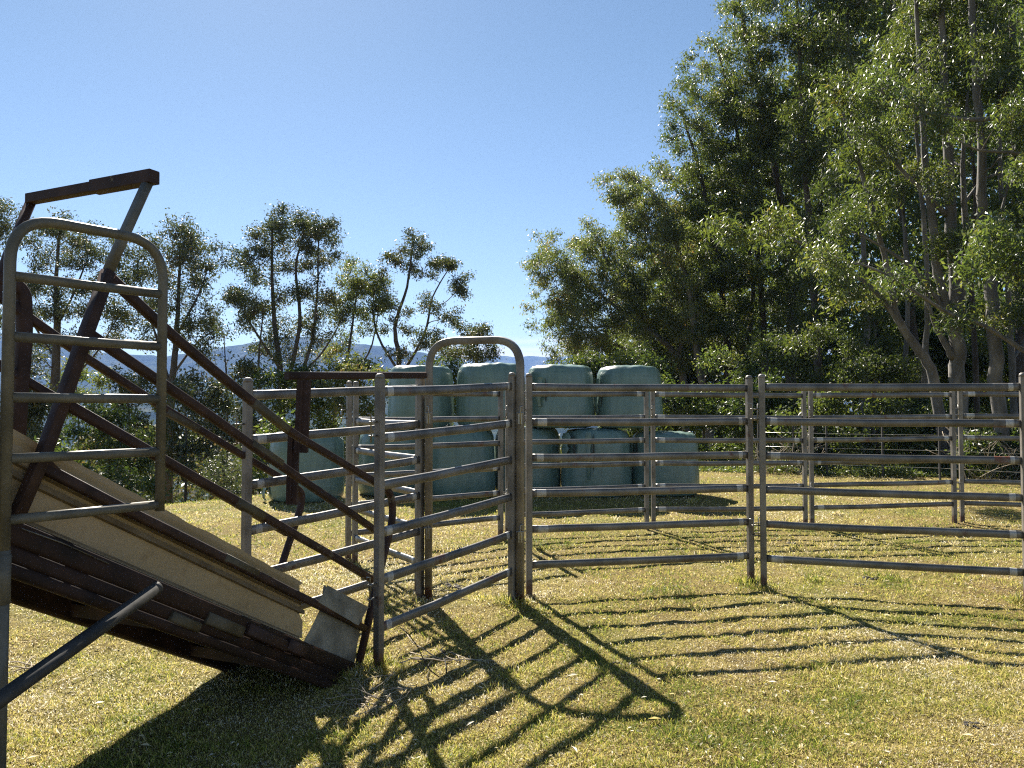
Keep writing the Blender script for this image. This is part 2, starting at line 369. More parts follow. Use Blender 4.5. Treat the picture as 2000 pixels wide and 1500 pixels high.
# grass blades
def gz_np(x, y):
    return np.array([gz(a, b) for a, b in zip(x, y)])
POSTS = [(-.81, 4.72), (.0, 6.03), (-1.69, 4.9), (-.73, 6.22), (.14, 6.25), (2.05, 6.65), (2.11, 6.5), (3.99, 6.0), (-.95, 4.68), (-1.66, 5.0), (-1.0, 4.6), (-.7, 4.6), (.04, 6.0)]
def blades(n, d0, d1, hscale, name):
    inv = NR.uniform(1 / d1, 1 / d0, n); d = 1 / inv; t = NR.uniform(-.80, .80, n); x = t * d; y = d
    npb = 420 * len(POSTS); tuft = np.zeros(n)                      # longer growth round the feet of the posts
    for k_, (a_, b_) in enumerate(POSTS):
        sl = slice(k_ * 420, k_ * 420 + 420); x[sl] = a_ + NR.normal(0, .055, 420); y[sl] = b_ + NR.normal(0, .055, 420); tuft[sl] = 1
    for k_ in range(90):                                             # scattered taller tussocks
        a_, b_ = NR.uniform(-.7, .7), 1 / NR.uniform(1 / 14, 1 / 3.0); sl = slice(npb + k_ * 120, npb + k_ * 120 + 120); x[sl] = a_ * b_ + NR.normal(0, .05, 120); y[sl] = b_ + NR.normal(0, .05, 120); tuft[sl] = .6
    d = y
    cl = np.array([noise.noise(Vector((a * 1.3, b * 1.3, 2))) + .6 * noise.noise(Vector((a * 5, b * 5, 7))) for a, b in zip(x, y)])
    gr = np.array([noise.noise(Vector((a * .5, b * .5, 12))) for a, b in zip(x, y)])
    pt = np.array([noise.noise(Vector((a * 2.6, b * 2.6, 31))) + .5 * noise.noise(Vector((a * 9, b * 9, 37))) for a, b in zip(x, y)])
    z = gz_np(x, y)
    h = hscale * np.clip(1 - .7 * pt, .4, 1.7) * (.45 + .9 * NR.random(n) ** 2) * (1 + .5 * cl) * np.clip(d / 6, .9, 1.5)
    wd = np.maximum(.0022, .00055 * d) * NR.uniform(.7, 1.3, n)
    a = NR.uniform(0, 2 * math.pi, n); lean = NR.uniform(.2, 1.35, n); la = NR.uniform(0, 2 * math.pi, n)
    h = h * (1 + 1.5 * tuft); flat = (NR.random(n) < .42) & (tuft == 0); lean = np.where(flat, 1.35, lean)
    b = np.stack([x, y, z - .003], 1)
    tip = b + np.stack([np.cos(la) * np.sin(lean) * h * 1.2, np.sin(la) * np.sin(lean) * h * 1.2, np.cos(lean) * h + .004], 1)
    side = np.stack([np.cos(a) * wd, np.sin(a) * wd, np.zeros(n)], 1)
    mid = b * .5 + tip * .5 + np.stack([np.zeros(n), np.zeros(n), h * .12], 1)
    verts = np.stack([b - side * .8, mid - side * .9, tip, mid + side * .9], 1).reshape(-1, 3)
    faces = np.arange(n * 4).reshape(n, 4)
    tint = np.clip(.44 - .55 * gr - .2 * cl + .42 * pt + NR.normal(0, .24, n) + .12 * flat, .07, 1)
    tint = np.where(NR.random(n) < np.clip(.13 + .28 * pt, .04, .5), NR.random(n) * .05, tint)
    o = np_mesh(name, verts, faces, M['grass'], False, tint); return o
gb = blades(620000, 2.5, 24, .025, 'grass'); tag(gb, 'short patchy dry grass covering the whole paddock', 'grass', kind='stuff')

# pale fallen leaves and bits of bark
n = 2200; inv = NR.uniform(1 / 16, 1 / 2.6, n); d = 1 / inv; x = NR.uniform(-.75, .75, n) * d; y = d; z = gz_np(x, y) + .018
a = NR.uniform(0, 6.28, n); L_s = NR.uniform(.006, .016, n) * np.where(NR.random(n) < .06, 2.0, 1)
dv = np.stack([np.cos(a), np.sin(a), NR.uniform(-.3, .3, n)], 1) * L_s[:, None]; sv = np.stack([-np.sin(a), np.cos(a), NR.uniform(-.5, .5, n)], 1) * (L_s * .38)[:, None]
c = np.stack([x, y, z], 1); up = np.zeros((n, 3)); up[:, 2] = L_s * .3
ll = np_mesh('leaf_litter', np.stack([c - dv, c - sv + up, c + dv, c + sv + up], 1).reshape(-1, 3), np.arange(n * 4).reshape(n, 4), M['grass'], False, np.clip(NR.normal(.86, .12, n), 0.5, 1))
tag(ll, 'pale dead leaves scattered over the grass', 'leaf litter', kind='stuff')

# ------------------------------------------------------------------ stock panels
RZ = [0.25 + 0.288 * i for i in range(6)]
def post_mb(p, H, r=.025, ax=(1, 0, 0)):
    mb = MB(); p = Vector(p); q = p + Vector((0, 0, H - .03))
    mb.sweep([p - Vector((0, 0, .06)), q], rrect(2 * r, 2 * r, .007), up=ax, smooth=False)
    # domed cap
    N = 8; prof = []
    for i, (rr, zz) in enumerate([(1.08, 0), (1.12, .010), (.95, .022), (.55, .030)]):
        prof.append((rr * r * 1.05, zz))
    vs = []; fs = []
    for (rr, zz) in prof:
        for k in range(N):
            an = 2 * math.pi * (k + .5) / N; vs.append(q + Vector((rr * math.cos(an), rr * math.sin(an), zz + .001)))
    for i in range(len(prof) - 1):
        for k in range(N): fs.append((i * N + k, i * N + (k + 1) % N, (i + 1) * N + (k + 1) % N, (i + 1) * N + k))
    fs.append(tuple((len(prof) - 1) * N + k for k in range(N))); fs.append(tuple(range(N))[::-1])
    mb.add(vs, fs, True); return mb
def pins(p, outv, zs):
    """hinge lugs on a post: short bars and a drop pin"""
    mb = MB(); p = Vector(p)
    for z in zs:
        for dz in (0, .085):
            a = p + Vector((0, 0, z + dz)); mb.tube([a, a + outv * .05], .006, 6)
            c = a + outv * .052; ring = [c + outv * .012 * math.cos(t) + outv.cross(Vector((0, 0, 1))) * .012 * math.sin(t) for t in [i * math.pi / 4 for i in range(9)]]
            mb.tube(ring, .0045, 5, cap=False)
        c = p + Vector((0, 0, z - .04)) + outv * .052
        mb.tube([c, c + Vector((0, 0, .17)), c + Vector((0, 0, .175)) + outv * .03], .0055, 6)
    return mb
def panel(label, a, b, H=1.8, group='galvanised yard panels', name='yard_panel', skip_posts=(), rails=RZ, pin=(1, 1), rail_h=.062, sag=.004):
    (ax, ay), (bx, by) = a, b
    A = Vector((ax, ay, gz(ax, ay))); B = Vector((bx, by, gz(bx, by)))
    t = thing(name, label, 'yard panel', A, group)
    u = (B - A); uh = Vector((u.x, u.y, 0)).normalized()
    for k, pt in enumerate((A, B)):
        if k in skip_posts: continue
        post_mb(pt, H, ax=uh).build('post', M['galv_post'], t)
        if pin[k]: pins(pt + (uh * .027 if k else uh * -.027), uh if k else -uh, (.44, 1.42)).build('drop_pin', M['zinc'], t)
    for z in rails:
        mb = MB(); s = A + uh * .025 + Vector((0, 0, z)); e = B - uh * .025 + Vector((0, 0, z))
        ks = [0, .018 + R.uniform(0, .01), .05 + R.uniform(0, .02), .12, .35, .5, .65, .90, .94 + R.uniform(0, .02), .975, 1.0]; bow = R.uniform(-1, 1) * .006
        pts = [s.lerp(e, k) + Vector((0, 0, -sag * math.sin(math.pi * k) + bow * math.sin(2 * math.pi * k) * .5 + R.uniform(-.0015, .0015))) for k in ks]
        mb.sweep(pts, stadium(.034, rail_h), smooth=True); m__ = 10
        for sgm in (1, 8):
            red = 'rust' in label and ((sgm == 8) == ('marks' in label)) and z > 1.0 and R.random() < .8
            if red or R.random() < .8:
                for j in range(m__):
                    mb.mi[sgm * m__ + j] = 1
                    if red: mb.mi[(sgm - 1 if sgm == 8 else sgm + 1) * m__ + j] = 2 if (z > 1.5 or sgm == 8) else 0
        mb.build('rail', [M['galv'], M['weld'], M['redrust']], t)
    return t
def q(px, d): return (XY(px, d), d)
panel('short leaning race panel from the nearest post beside the ramp foot to the arch', q(742, 4.72), q(1000, 6.03), pin=(1, 0))
panel('race panel behind the chute rails running from the left post to the arch', q(484, 4.9), q(822, 6.24), pin=(1, 0))
panel('front yard panel immediately right of the arch', q(1033, 6.25), q(1463, 6.65))
panel('front yard panel at the right edge with rust marks at its right end', q(1488, 6.5), q(1999, 6.0))
panel('short yard panel angling back behind the left leg of the arch', q(695, 7.66), q(818, 6.45), pin=(0, 0))
panel('back yard panel directly behind the arch in front of the bales', q(682, 7.85), q(978, 9.0), pin=(1, 1))
panel('back yard panel in front of the two middle stacked bales right of the arch', q(991, 9.15), q(1262, 9.6))
panel('back yard panel in front of the rightmost lower bale', q(1275, 9.65), q(1570, 9.85))
panel('back yard panel in front of the wire fence and bushes', q(1583, 9.9), q(1860, 10.15))
panel('back yard panel at the right edge with a rusted corner', q(1875, 10.2), q(2290, 9.7), pin=(1, 0))
# ratchet-like pins of the nearest post point left; catch bars on the left race post
t = thing('gate_arch', 'tall round-cornered steel arch over the race entrance', 'arch', (XY(836, 6.22), 6.22, gz(XY(836, 6.22), 6.22)))
la = Vector((XY(838, 6.22), 6.22, 0)); ra = Vector((XY(1016, 6.03), 6.03, 0)); Zt = 2.06
arch = fillet([la + Vector((0, 0, -.06)), la + Vector((0, 0, Zt)), ra + Vector((0, 0, Zt)), ra + Vector((0, 0, -.06))], .22, 9)
MB().sweep(arch, rrect(.058, .058, .012), up=(0, -1, 0), smooth=True).build('arch_frame', M['galv_post'], t, t.location)
for p_, s_ in ((la, -1), (ra, 1)):
    for z in (.52, 1.44):
        mb = MB(); mb.box(p_ + Vector((s_ * 0, -.034, z)), .03, .006, .09); mb.tube([p_ + Vector((0, -.045, z - .05)), p_ + Vector((0, -.045, z + .09)), p_ + Vector((s_ * .02, -.045, z + .095))], .006, 6)
        mb.tube([p_ + Vector((-.03, -.045, z + .04)), p_ + Vector((.03, -.045, z + .04))], .005, 6)
        mb.build('latch', M['zinc'], t)

# ------------------------------------------------------------------ loading chute
rd = Vector((.39, .921, 0)).normalized(); nd = Vector((-.921, .39, 0)).normalized()
En = Vector((-.95, 4.70, -.07)); DD = Vector((-.423, -1, .589))      # up the ramp, per metre of depth
WID = .767
def C(t_, h=0.0, side=0.0):
    """point on the ramp side: t_ metres of depth up from the foot, h above the floor line, side across"""
    return En + DD * t_ + Vector((0, 0, h)) + nd * side
ch = thing('loading_ramp', 'rusty stock loading ramp with brown side rails and cream sheet sides', 'loading ramp', (En.x, En.y, gz(En.x, En.y)))
O = ch.location
TL = 2.5
prof = rrect(.041, .041, .010)
def at_px(px, py, side):
    """point in the ramp's side plane (across offset side) seen at this pixel"""
    o = Vector((0, 0, CAM_H)); dv = P(px, py, 1.0) - o; n_ = nd; k = ((En + nd * side) - o).dot(n_) / dv.dot(n_); return o + dv * k
# near side rails, traced in the near side's own plane
near_top = fillet([at_px(205, 533, 0), at_px(330, 650, 0), at_px(452, 752, 0), at_px(570, 846, 0), at_px(738, 945, 0), at_px(764, 962, 0), at_px(768, 1010, 0), at_px(735, 1145, 0), at_px(698, 1310, 0)], [.1, .1, .12, .05, .1, .1, .1], 5)
MB().sweep(near_top, prof, up=nd).build('rail', M['rust'], ch)
for (a, b) in (((165, 645), (734, 1036)), ((120, 782), (728, 1132)), ((72, 908), (712, 1228))):
    pa, pb = at_px(*a, 0), at_px(*b, 0)
    MB().sweep([pa.lerp(pb, k / 6) + Vector((0, 0, R.uniform(-.004, .004))) for k in range(7)], prof, up=nd).build('rail', M['rust'], ch)
MB().sweep([at_px(288, 358, 0), at_px(244, 455, 0), at_px(208, 538, 0)], rrect(.036, .036, .006), up=nd).build('upright', M['olive'], ch)
MB().sweep([at_px(212, 530, 0), at_px(163, 665, 0), at_px(122, 785, 0), at_px(82, 895, 0), at_px(28, 1018, 0)], rrect(.045, .045, .006), up=nd).build('upright', M['rust'], ch)
mb = MB()
for (x_, y_) in ((212, 548), (168, 668), (82, 905)):
    a, b, c2 = at_px(x_ - 6, y_ - 22, 0), at_px(x_ - 16, y_ + 16, 0), at_px(x_ + 34, y_ + 16, 0)
    mb.add([a + nd * .02, b + nd * .02, c2 + nd * .02, a - nd * .02, b - nd * .02, c2 - nd * .02], [(0, 1, 2), (5, 4, 3), (0, 3, 4, 1), (1, 4, 5, 2), (2, 5, 3, 0)])
mb.build('gusset', M['rust'], ch)
# far side
far_top = fillet([at_px(-28, 560, WID), at_px(160, 694, WID), at_px(323, 799, WID), at_px(500, 905, WID), at_px(568, 944, WID), at_px(590, 962, WID), at_px(588, 990, WID), at_px(548, 1110, WID), at_px(505, 1275, WID)], [.1, .1, .1, .04, .08, .08, .1], 5)
MB().sweep(far_top, prof, up=nd).build('rail', M['rust'], ch)
for (a, b) in (((-28, 698), (560, 1042)), ((-28, 868), (540, 1160)), ((-28, 975), (515, 1230))):
    MB().sweep([at_px(*a, WID), at_px(*b, WID)], prof, up=nd).build('rail', M['rust'], ch)
up_f = fillet([at_px(63, 388, WID), at_px(28, 482, WID), at_px(12, 520, WID), at_px(45, 560, WID), at_px(48, 640, WID), at_px(38, 850, WID), at_px(20, 1000, WID)], .06, 4)
MB().sweep([at_px(63, 388, WID), at_px(16, 498, WID), at_px(-30, 640, WID), at_px(-80, 800, WID), at_px(-130, 940, WID)], rrect(.036, .036, .006), up=nd).build('upright', M['rust'], ch)
MB().sweep(fillet([at_px(-10, 540, WID), at_px(46, 562, WID), at_px(48, 650, WID), at_px(40, 760, WID), at_px(24, 1000, WID)], .08, 5), rrect(.062, .05, .012), up=nd).build('upright', M['rust'], ch)
# cross bar over the top, in two telescoped lengths
ca, cb = at_px(301, 345, -.03), at_px(58, 389, WID + .0)
cm = ca.lerp(cb, .48)
dk = (cb - ca).normalized()
bar = ch
b1 = MB().sweep([ca, cm - dk * .02], rrect(.057, .057, .004), smooth=False).build('crossbar', M['rust'], ch)
MB().sweep([cm - dk * .08, cb], rrect(.046, .046, .004), smooth=False).build('crossbar', M['rust'], ch)
# floor, ribbed chassis beams
fl = MB(); nrib = 36
for k in range(nrib):
    t0 = 0.02 + (TL + .2 - .02) * k / nrib; t1 = 0.02 + (TL + .2 - .02) * (k + .97) / nrib
    a, b = C(t0, .02, .02), C(t1, .02, .02); c3, d3 = C(t1, .02, WID - .02), C(t0, .02, WID - .02)
    lo = Vector((0, 0, -.02)); fl.add([a, b, c3, d3, a + lo, b + lo, c3 + lo, d3 + lo], [(0, 1, 2, 3), (7, 6, 5, 4), (0, 4, 5, 1), (1, 5, 6, 2), (2, 6, 7, 3), (3, 7, 4, 0)])
fl.build('floor', M['darkrust'], ch)
MB().box(C(TL / 2 + .1, -.012, WID / 2), (DD * (TL + .1)).length, WID - .05, .012, ax=DD, az=nd.cross(DD)).build('floor_underlay', M['darkrust'], ch)
for side, sg in ((0, -1), (WID, 1)):
    for (h, wd_, ht) in ((-.005, .050, .085), (-.082, .036, .060), (-.140, .046, .050)):
        mb = MB(); a, b = C(.03 if h > -.1 else .10, h, side), C(TL + .15, h, side)
        mb.sweep([a, b], rrect(wd_, ht, .016), up=(0, 0, 1)); mb.build('chassis_beam', M['darkrust'], ch)
for sd_ in (.03, WID - .03):
    MB().box(C(TL / 2 + .12, -.075, sd_), (DD * (TL - .05)).length, .006, .135, ax=DD).build('gap_blocker', M['darkrust'], ch)  # added backing plate, stops light showing through the slits between beams
for t_ in (.5, 1.2, 1.9):
    MB().box(C(t_, -.10, WID / 2), WID, .05, .06, ax=nd).build('cross_member', M['darkrust'], ch)
# ribbed cream sheets on both sides, standing inside the rails
def side_sheet(side, t0, t1, hb, ht, sg_, seed):
    nx = 46; rr = random.Random(seed)
    # (height fraction, outward, dirty): the sheet's pressed ribs
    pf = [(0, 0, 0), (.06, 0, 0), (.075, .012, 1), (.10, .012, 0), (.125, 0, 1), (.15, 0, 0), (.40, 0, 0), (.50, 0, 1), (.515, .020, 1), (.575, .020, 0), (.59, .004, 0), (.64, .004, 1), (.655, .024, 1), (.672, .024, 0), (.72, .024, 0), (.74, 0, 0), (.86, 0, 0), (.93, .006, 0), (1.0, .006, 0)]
    m_ = len(pf); mb = MB(); vs = []
    for lay in (0, .0015):
        for i in range(nx + 1):
            tt = t0 + (t1 - t0) * i / nx
            for (f_, o_, _d) in pf:
                e_ = 0.012 * noise.noise(Vector((i * .35, seed, 0))) * (1 if f_ > .95 else 0)
                ragged = rr.uniform(-.02, .02) if i == 0 else 0
                wob = .006 * noise.noise(Vector((i * .2, f_ * 3, seed + 4)))
                vs.append(C(tt + ragged, hb + (ht - hb) * f_ + e_, side) + nd * (-o_ * sg_ + lay + wob))
    fs = []; K = (nx + 1) * m_
    for i in range(nx):
        for j in range(m_ - 1):
            a_ = i * m_ + j
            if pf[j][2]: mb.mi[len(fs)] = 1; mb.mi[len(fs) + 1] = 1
            fs.append((a_, a_ + m_, a_ + m_ + 1, a_ + 1)); fs.append((K + a_ + 1, K + a_ + m_ + 1, K + a_ + m_, K + a_))
    mb.add(vs, fs, False); return mb
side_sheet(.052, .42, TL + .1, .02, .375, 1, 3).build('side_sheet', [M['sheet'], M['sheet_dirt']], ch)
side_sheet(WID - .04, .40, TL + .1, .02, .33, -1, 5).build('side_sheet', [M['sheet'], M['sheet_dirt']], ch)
# lengths where the old khaki paint survives on the rails, clamps and plates on the chassis
def band(a, b, side, r_=.0425, mat='khaki', name='painted_band'):
    MB().sweep([at_px(*a, side), at_px(*b, side)], rrect(r_, r_, .010), up=nd).build(name, M[mat], ch)
band((492, 784), (560, 838), 0); band((488, 865), (548, 905), 0); band((459, 977), (512, 1008), 0); band((435, 1088), (500, 1120), 0); band((323, 803), (385, 838), WID)
band((398, 1205), (468, 1234), -.006, .056); band((330, 1202), (385, 1226), -.012, .045)
band((478, 1226), (555, 1262), -.012, .058, 'rust', 'splice_plate'); band((556, 1256), (592, 1274), -.014, .062, 'rust', 'splice_plate')
MB().tube([at_px(42, 1032, -.03), at_px(120, 1060, -.03), at_px(212, 1101, -.03)], .003, 6).build('sunlit_edge', M['galv'], ch)  # pale tube added to imitate sunlight along the top beam's edge
# bent tin patch at the foot
def patch():
    mb = MB(); nx, ny = 14, 16; vs = []
    tlc, trc, brc, blc = at_px(640, 1143, .03), at_px(718, 1186, .03), at_px(688, 1312, .03), at_px(588, 1268, .03)
    for lay in (0, .002):
        for j in range(ny + 1):
            v = j / ny
            for i in range(nx + 1):
                u = i / nx; p_ = tlc.lerp(trc, u).lerp(blc.lerp(brc, u), v)
                waist = -.10 * math.sin(math.pi * min(1, v * 1.25)) * (u - .5) * .9
                p_ = p_ + (trc - tlc) * waist
                if v < .12: p_ = p_ + Vector((0, 0, .012 * noise.noise(Vector((u * 5, 1, 1)))))
                bulge = .012 * math.sin(math.pi * u) + .006 * noise.noise(Vector((u * 4, v * 5, 2)))
                fold = .045 * max(0, .28 - v) / .28 * -1
                vs.append(p_ - nd * bulge + nd * fold * -.6 + nd * lay)
    m_ = nx + 1; K = (ny + 1) * m_; fs = []
    for j in range(ny):
        for i in range(nx):
            a_ = j * m_ + i; fs.append((a_, a_ + m_, a_ + m_ + 1, a_ + 1)); fs.append((K + a_ + 1, K + a_ + m_ + 1, K + a_ + m_, K + a_))
    mb.add(vs, fs, True); return mb
pt_ = patch().build('tin_patch', M['greyplate'], ch)
fa, fb, fc, fd = at_px(640, 1143, -.012), at_px(720, 1186, -.012), at_px(700, 1222, -.034), at_px(622, 1176, -.034)
mb = MB(); vs = []
for lay in (0, .002):
    for j in range(5):
        for i in range(9):
            p_ = fa.lerp(fb, i / 8).lerp(fd.lerp(fc, i / 8), j / 4); vs.append(p_ + nd * (.006 * noise.noise(Vector((i * .6, j * .7, 3))) + lay) + Vector((0, 0, .006 * noise.noise(Vector((i * .8, 2, 2))))))
fs = []
for j in range(4):
    for i in range(8): a_ = j * 9 + i; fs.append((a_, a_ + 9, a_ + 10, a_ + 1)); fs.append((46 + a_, 45 + 10 + a_, 45 + 9 + a_, 45 + a_))
mb.add(vs, fs, True); mb.build('folded_flap', M['greyplate'], ch)
# support poles
pe, pm = P(306, 1148, 3.12), P(0, 1366, 2.42)
pd = (pm - pe).normalized()
mb = MB(); mb.tube([pe, pe + pd * 1.35], .026, 14); mb.tube([pe - pd * .004, pe + pd * .018], .027, 14); mb.build('support_pole', M['pole'], ch)
p2, p3 = P(110, 1120, 3.9), P(0, 1176, 3.5); d2 = (p3 - p2).normalized()
MB().tube([p2, p2 + d2 * 1.3], .028, 12).build('support_pole', M['pole'], ch)
# rusty link bar with its channel posts, between ramp and arch
lb = thing('brace_bar', 'rusty brown bar on a channel post joining the ramp side to the arch', 'brace bar', tuple(at_px(592, 985, WID)))
ba, bb = P(560, 734, 5.05), P(829, 733, 6.17)
MB().sweep([ba, bb], rrect(.052, .052, .012)).build('bar', M['rust'], lb)
def channel(p_top, p_bot, wd_, name):
    mb = MB(); pr = [(-wd_ / 2, .02), (-wd_ / 2, -.02), (-wd_ * .2, -.02), (-wd_ * .16, -.028), (wd_ * .0, -.028), (wd_ * .05, -.018), (wd_ / 2, -.018), (wd_ / 2, .02)]
    mb.sweep([p_top, p_bot], [(a, b) for a, b in pr], up=(0, 1, 0), smooth=False); return mb
channel(P(594, 742, 5.02), P(588, 884, 5.02), .085, 'c').build('channel_post', M['rust'], lb)
channel(P(574, 850, 5.06), P(570, 985, 5.06), .070, 'c').build('channel_post', M['rust'], lb)

# ------------------------------------------------------------------ side gate with its tall hinge post
Gl, Gr = P(9, 1015, 2.62), P(312, 990, 3.06)
gz_b, gz_t = 1.135, 2.180
lg = thing('rail_gate', 'round-cornered olive pipe gate with six rails hung at the top of the ramp', 'gate', (Gl.x, Gl.y, gz(Gl.x, Gl.y)))
u = Vector((Gr.x - Gl.x, Gr.y - Gl.y, 0)); Lg = u.length; u.normalize()
g0 = Vector((Gl.x, Gl.y, 0)); g1 = g0 + u * Lg
Zv = lambda z: Vector((0, 0, z))
MB().sweep(fillet([g0 + Zv(gz_b - .12), g0 + Zv(gz_t), g1 + Zv(gz_t), g1 + Zv(gz_b - .025)], .16, 9), [(.019 * math.cos(a), .019 * math.sin(a)) for a in [i * math.pi / 6 for i in range(12)]], up=(0, -1, 0)).build('gate_frame', M['olive'], lg)
for i in range(5):
    z = gz_b + .209 * i
    MB().tube([g0 + u * .012 + Zv(z), g1 - u * .012 + Zv(z)], .0175, 12).build('rail', M['olive'], lg)
base_z = gz(g0.x, g0.y) - .05
MB().tube([g0 + Zv(base_z), g0 + Zv(gz_b - .10)], .0195, 12).build('hinge_post', M['olive'], lg)
MB().tube([g0 + Zv(gz_b - .28), g0 + Zv(gz_b - .115)], .0225, 12).build('hinge_sleeve', M['olive'], lg)

# ------------------------------------------------------------------ silage bales
def bale(label, px, d, z0, Hh, rad_, seed, torn=()):
    cx, cyy = XY(px, d), d
    base = gz(cx, cyy) * (1 if z0 == 0 else 0) + z0
    t = thing('silage_bale', label, 'silage bale', (cx, cyy, base), 'wrapped silage bales')
    prof_ = [(0, -.0), (.80, -.0), (.93, .02), (.985, .07), (1.0, .2), (1.005, .4), (1.0, .6), (.99, .78), (.965, .88), (.92, .945), (.84, .985), (.7, 1.0), (.4, 1.012), (.0, 1.015)]
    n = 72; vs = []; fs = []
    pr2 = []
    for a, b in zip(prof_[:-1], prof_[1:]):
        for k in range(3): pr2.append((a[0] + (b[0] - a[0]) * k / 3, a[1] + (b[1] - a[1]) * k / 3))
    pr2.append(prof_[-1])
    for (rr, zz) in pr2:
        for k in range(n):
            an = 2 * math.pi * k / n; ca_, sa_ = math.cos(an), math.sin(an)
            big = .035 * noise.noise(Vector((ca_ * 1.2, sa_ * 1.2, seed * 3.1 + zz)))
            edge = math.exp(-((zz - .93) / .09) ** 2) + math.exp(-((zz - .03) / .06) ** 2)
            wr = .024 * edge * noise.noise(Vector((ca_ * 9, sa_ * 9, seed + zz * 2)))
            fold = .014 * noise.noise(Vector((ca_ * 14, sa_ * 14, seed + zz * 1.2)))
            sag = .03 * math.exp(-((zz - .22) / .2) ** 2)
            r_ = rad_ * rr * (1 + big + wr + sag + fold * (1 if rr > .8 else 0)); 
            z = Hh * zz * (1 + .02 * noise.noise(Vector((ca_ * 1.5 * rr, sa_ * 1.5 * rr, seed + 8)))) + .018 * noise.noise(Vector((ca_ * 5 * rr, sa_ * 5 * rr, seed))) * (zz > .9)
            vs.append(Vector((cx + r_ * ca_, cyy + r_ * sa_, base + z)))
    for i in range(len(pr2) - 1):
        for k in range(n): fs.append((i * n + k, i * n + (k + 1) % n, (i + 1) * n + (k + 1) % n, (i + 1) * n + k))
    mb = MB(); mb.add(vs, fs, True); mb.build('wrap', M['bale'], t)
    rr_ = random.Random(seed)
    for (an_deg, zt, ln, wd_) in torn:      # hanging torn strips of wrap
        an = math.radians(an_deg); mb = MB(); vs = []; nn = 8
        for i in range(nn + 1):
            f_ = i / nn; w2 = wd_ * (1 - .55 * f_) * (1 + .3 * math.sin(i * 2.2 + seed))
            out = rad_ * 1.02 + .02 + .05 * f_ * math.sin(math.pi * f_) + .02 * rr_.random()
            for sgn, oo in ((-1, 0), (0, .035), (1, 0)):
                aa = an + sgn * w2 / 2 / rad_
                vs.append(Vector((cx + (out + oo) * math.cos(aa), cyy + (out + oo) * math.sin(aa), base + Hh * zt - ln * f_)))
        fs = []
        for i in range(nn):
            for j in range(2): a_ = i * 3 + j; fs.append((a_, a_ + 1, a_ + 4, a_ + 3))
        mb.add(vs, fs, True); mb.build('torn_strip', M['bale'], t)
        mb = MB(); vs = []
        for i in range(6):
            f_ = i / 5; w2 = .28 * wd_ * math.sin(math.pi * (f_ * .9 + .05))
            for sgn in (-1, 1):
                aa = an + (sgn * w2 / 2 + wd_ * .8) / rad_
                vs.append(Vector((cx + rad_ * 1.045 * math.cos(aa), cyy + rad_ * 1.045 * math.sin(aa), base + Hh * zt * .97 - ln * .8 * f_)))
        mb.add(vs, [(2 * i, 2 * i + 1, 2 * i + 3, 2 * i + 2) for i in range(5)], True); mb.build('tear', M['silage'], t)
    return t
B1 = [('leftmost silage bale standing apart on the grass with none on top', 601, 12.9, 0, 1.13, .605, 1, [(-160, .3, .33, .18)]),
      ('lower silage bale beside the lone leftmost one', 768, 13.7, 0, 1.16, .60, 2, []),
      ('lower silage bale seen through the arch', 900, 13.5, 0, 1.17, .60, 3, []),
      ('lower silage bale mostly hidden behind the right leg of the arch', 1030, 13.9, 0, 1.16, .60, 4, []),
      ('lower silage bale with long torn strips of wrap on its left side', 1164, 13.6, 0, 1.16, .60, 5, [(-150, .95, .55, .22), (-108, .97, .8, .10)]),
      ('rightmost lower silage bale with sun on its bare top', 1297, 13.7, 0, 1.10, .59, 6, [(-165, .93, .5, .16)]),
      ('leftmost of the four top silage bales', 822, 13.75, 1.175, 1.09, .575, 7, []),
      ('top silage bale framed by the right leg of the arch', 959, 13.65, 1.18, 1.12, .595, 8, []),
      ('top silage bale with a dark slit and scuff near its left edge', 1094, 13.75, 1.175, 1.10, .595, 9, [(-128, .8, .5, .14)]),
      ('rightmost of the four top silage bales', 1228, 13.75, 1.17, 1.09, .575, 10, [(-160, .8, .6, .12)])]
for b_ in B1: bale(*b_)

# ------------------------------------------------------------------ trees
def catmull(pts, k=4):
    out = []; n = len(pts)
    for i in range(n - 1):
        p0, p1, p2_, p3_ = pts[max(i - 1, 0)], pts[i], pts[i + 1], pts[min(i + 2, n - 1)]
        for j in range(k):
            t = j / k
            out.append(.5 * ((2 * p1) + (p2_ - p0) * t + (2 * p0 - 5 * p1 + 4 * p2_ - p3_) * t * t + (3 * p1 - p0 - 3 * p2_ + p3_) * t ** 3))
    out.append(pts[-1]); return out
def frusta(segs, n):
    """segs (K,8): p0, p1, r0, r1 -> verts, quads"""
    S = np.array(segs); K = len(S)
    p0, p1, r0, r1_ = S[:, :3], S[:, 3:6], S[:, 6], S[:, 7]
    t = p1 - p0; t /= np.linalg.norm(t, axis=1, keepdims=True) + 1e-9
    ref = np.where(np.abs(t[:, 2:3]) > .9, np.array([[1., 0, 0]]), np.array([[0, 0, 1.]]))
    a = np.cross(t, ref); a /= np.linalg.norm(a, axis=1, keepdims=True); b = np.cross(t, a)
    an = np.arange(n) * 2 * math.pi / n
    ring = a[:, None, :] * np.cos(an)[None, :, None] + b[:, None, :] * np.sin(an)[None, :, None]
    v0 = p0[:, None] + ring * r0[:, None, None]; v1 = p1[:, None] + ring * r1_[:, None, None]
    V = np.concatenate([v0, v1], 1).reshape(-1, 3)
    base = (np.arange(K) * 2 * n)[:, None]; j = np.arange(n)[None]
    F = np.stack([base + j, base + (j + 1) % n, base + n + (j + 1) % n, base + n + j], -1).reshape(-1, 4)
    return V, F
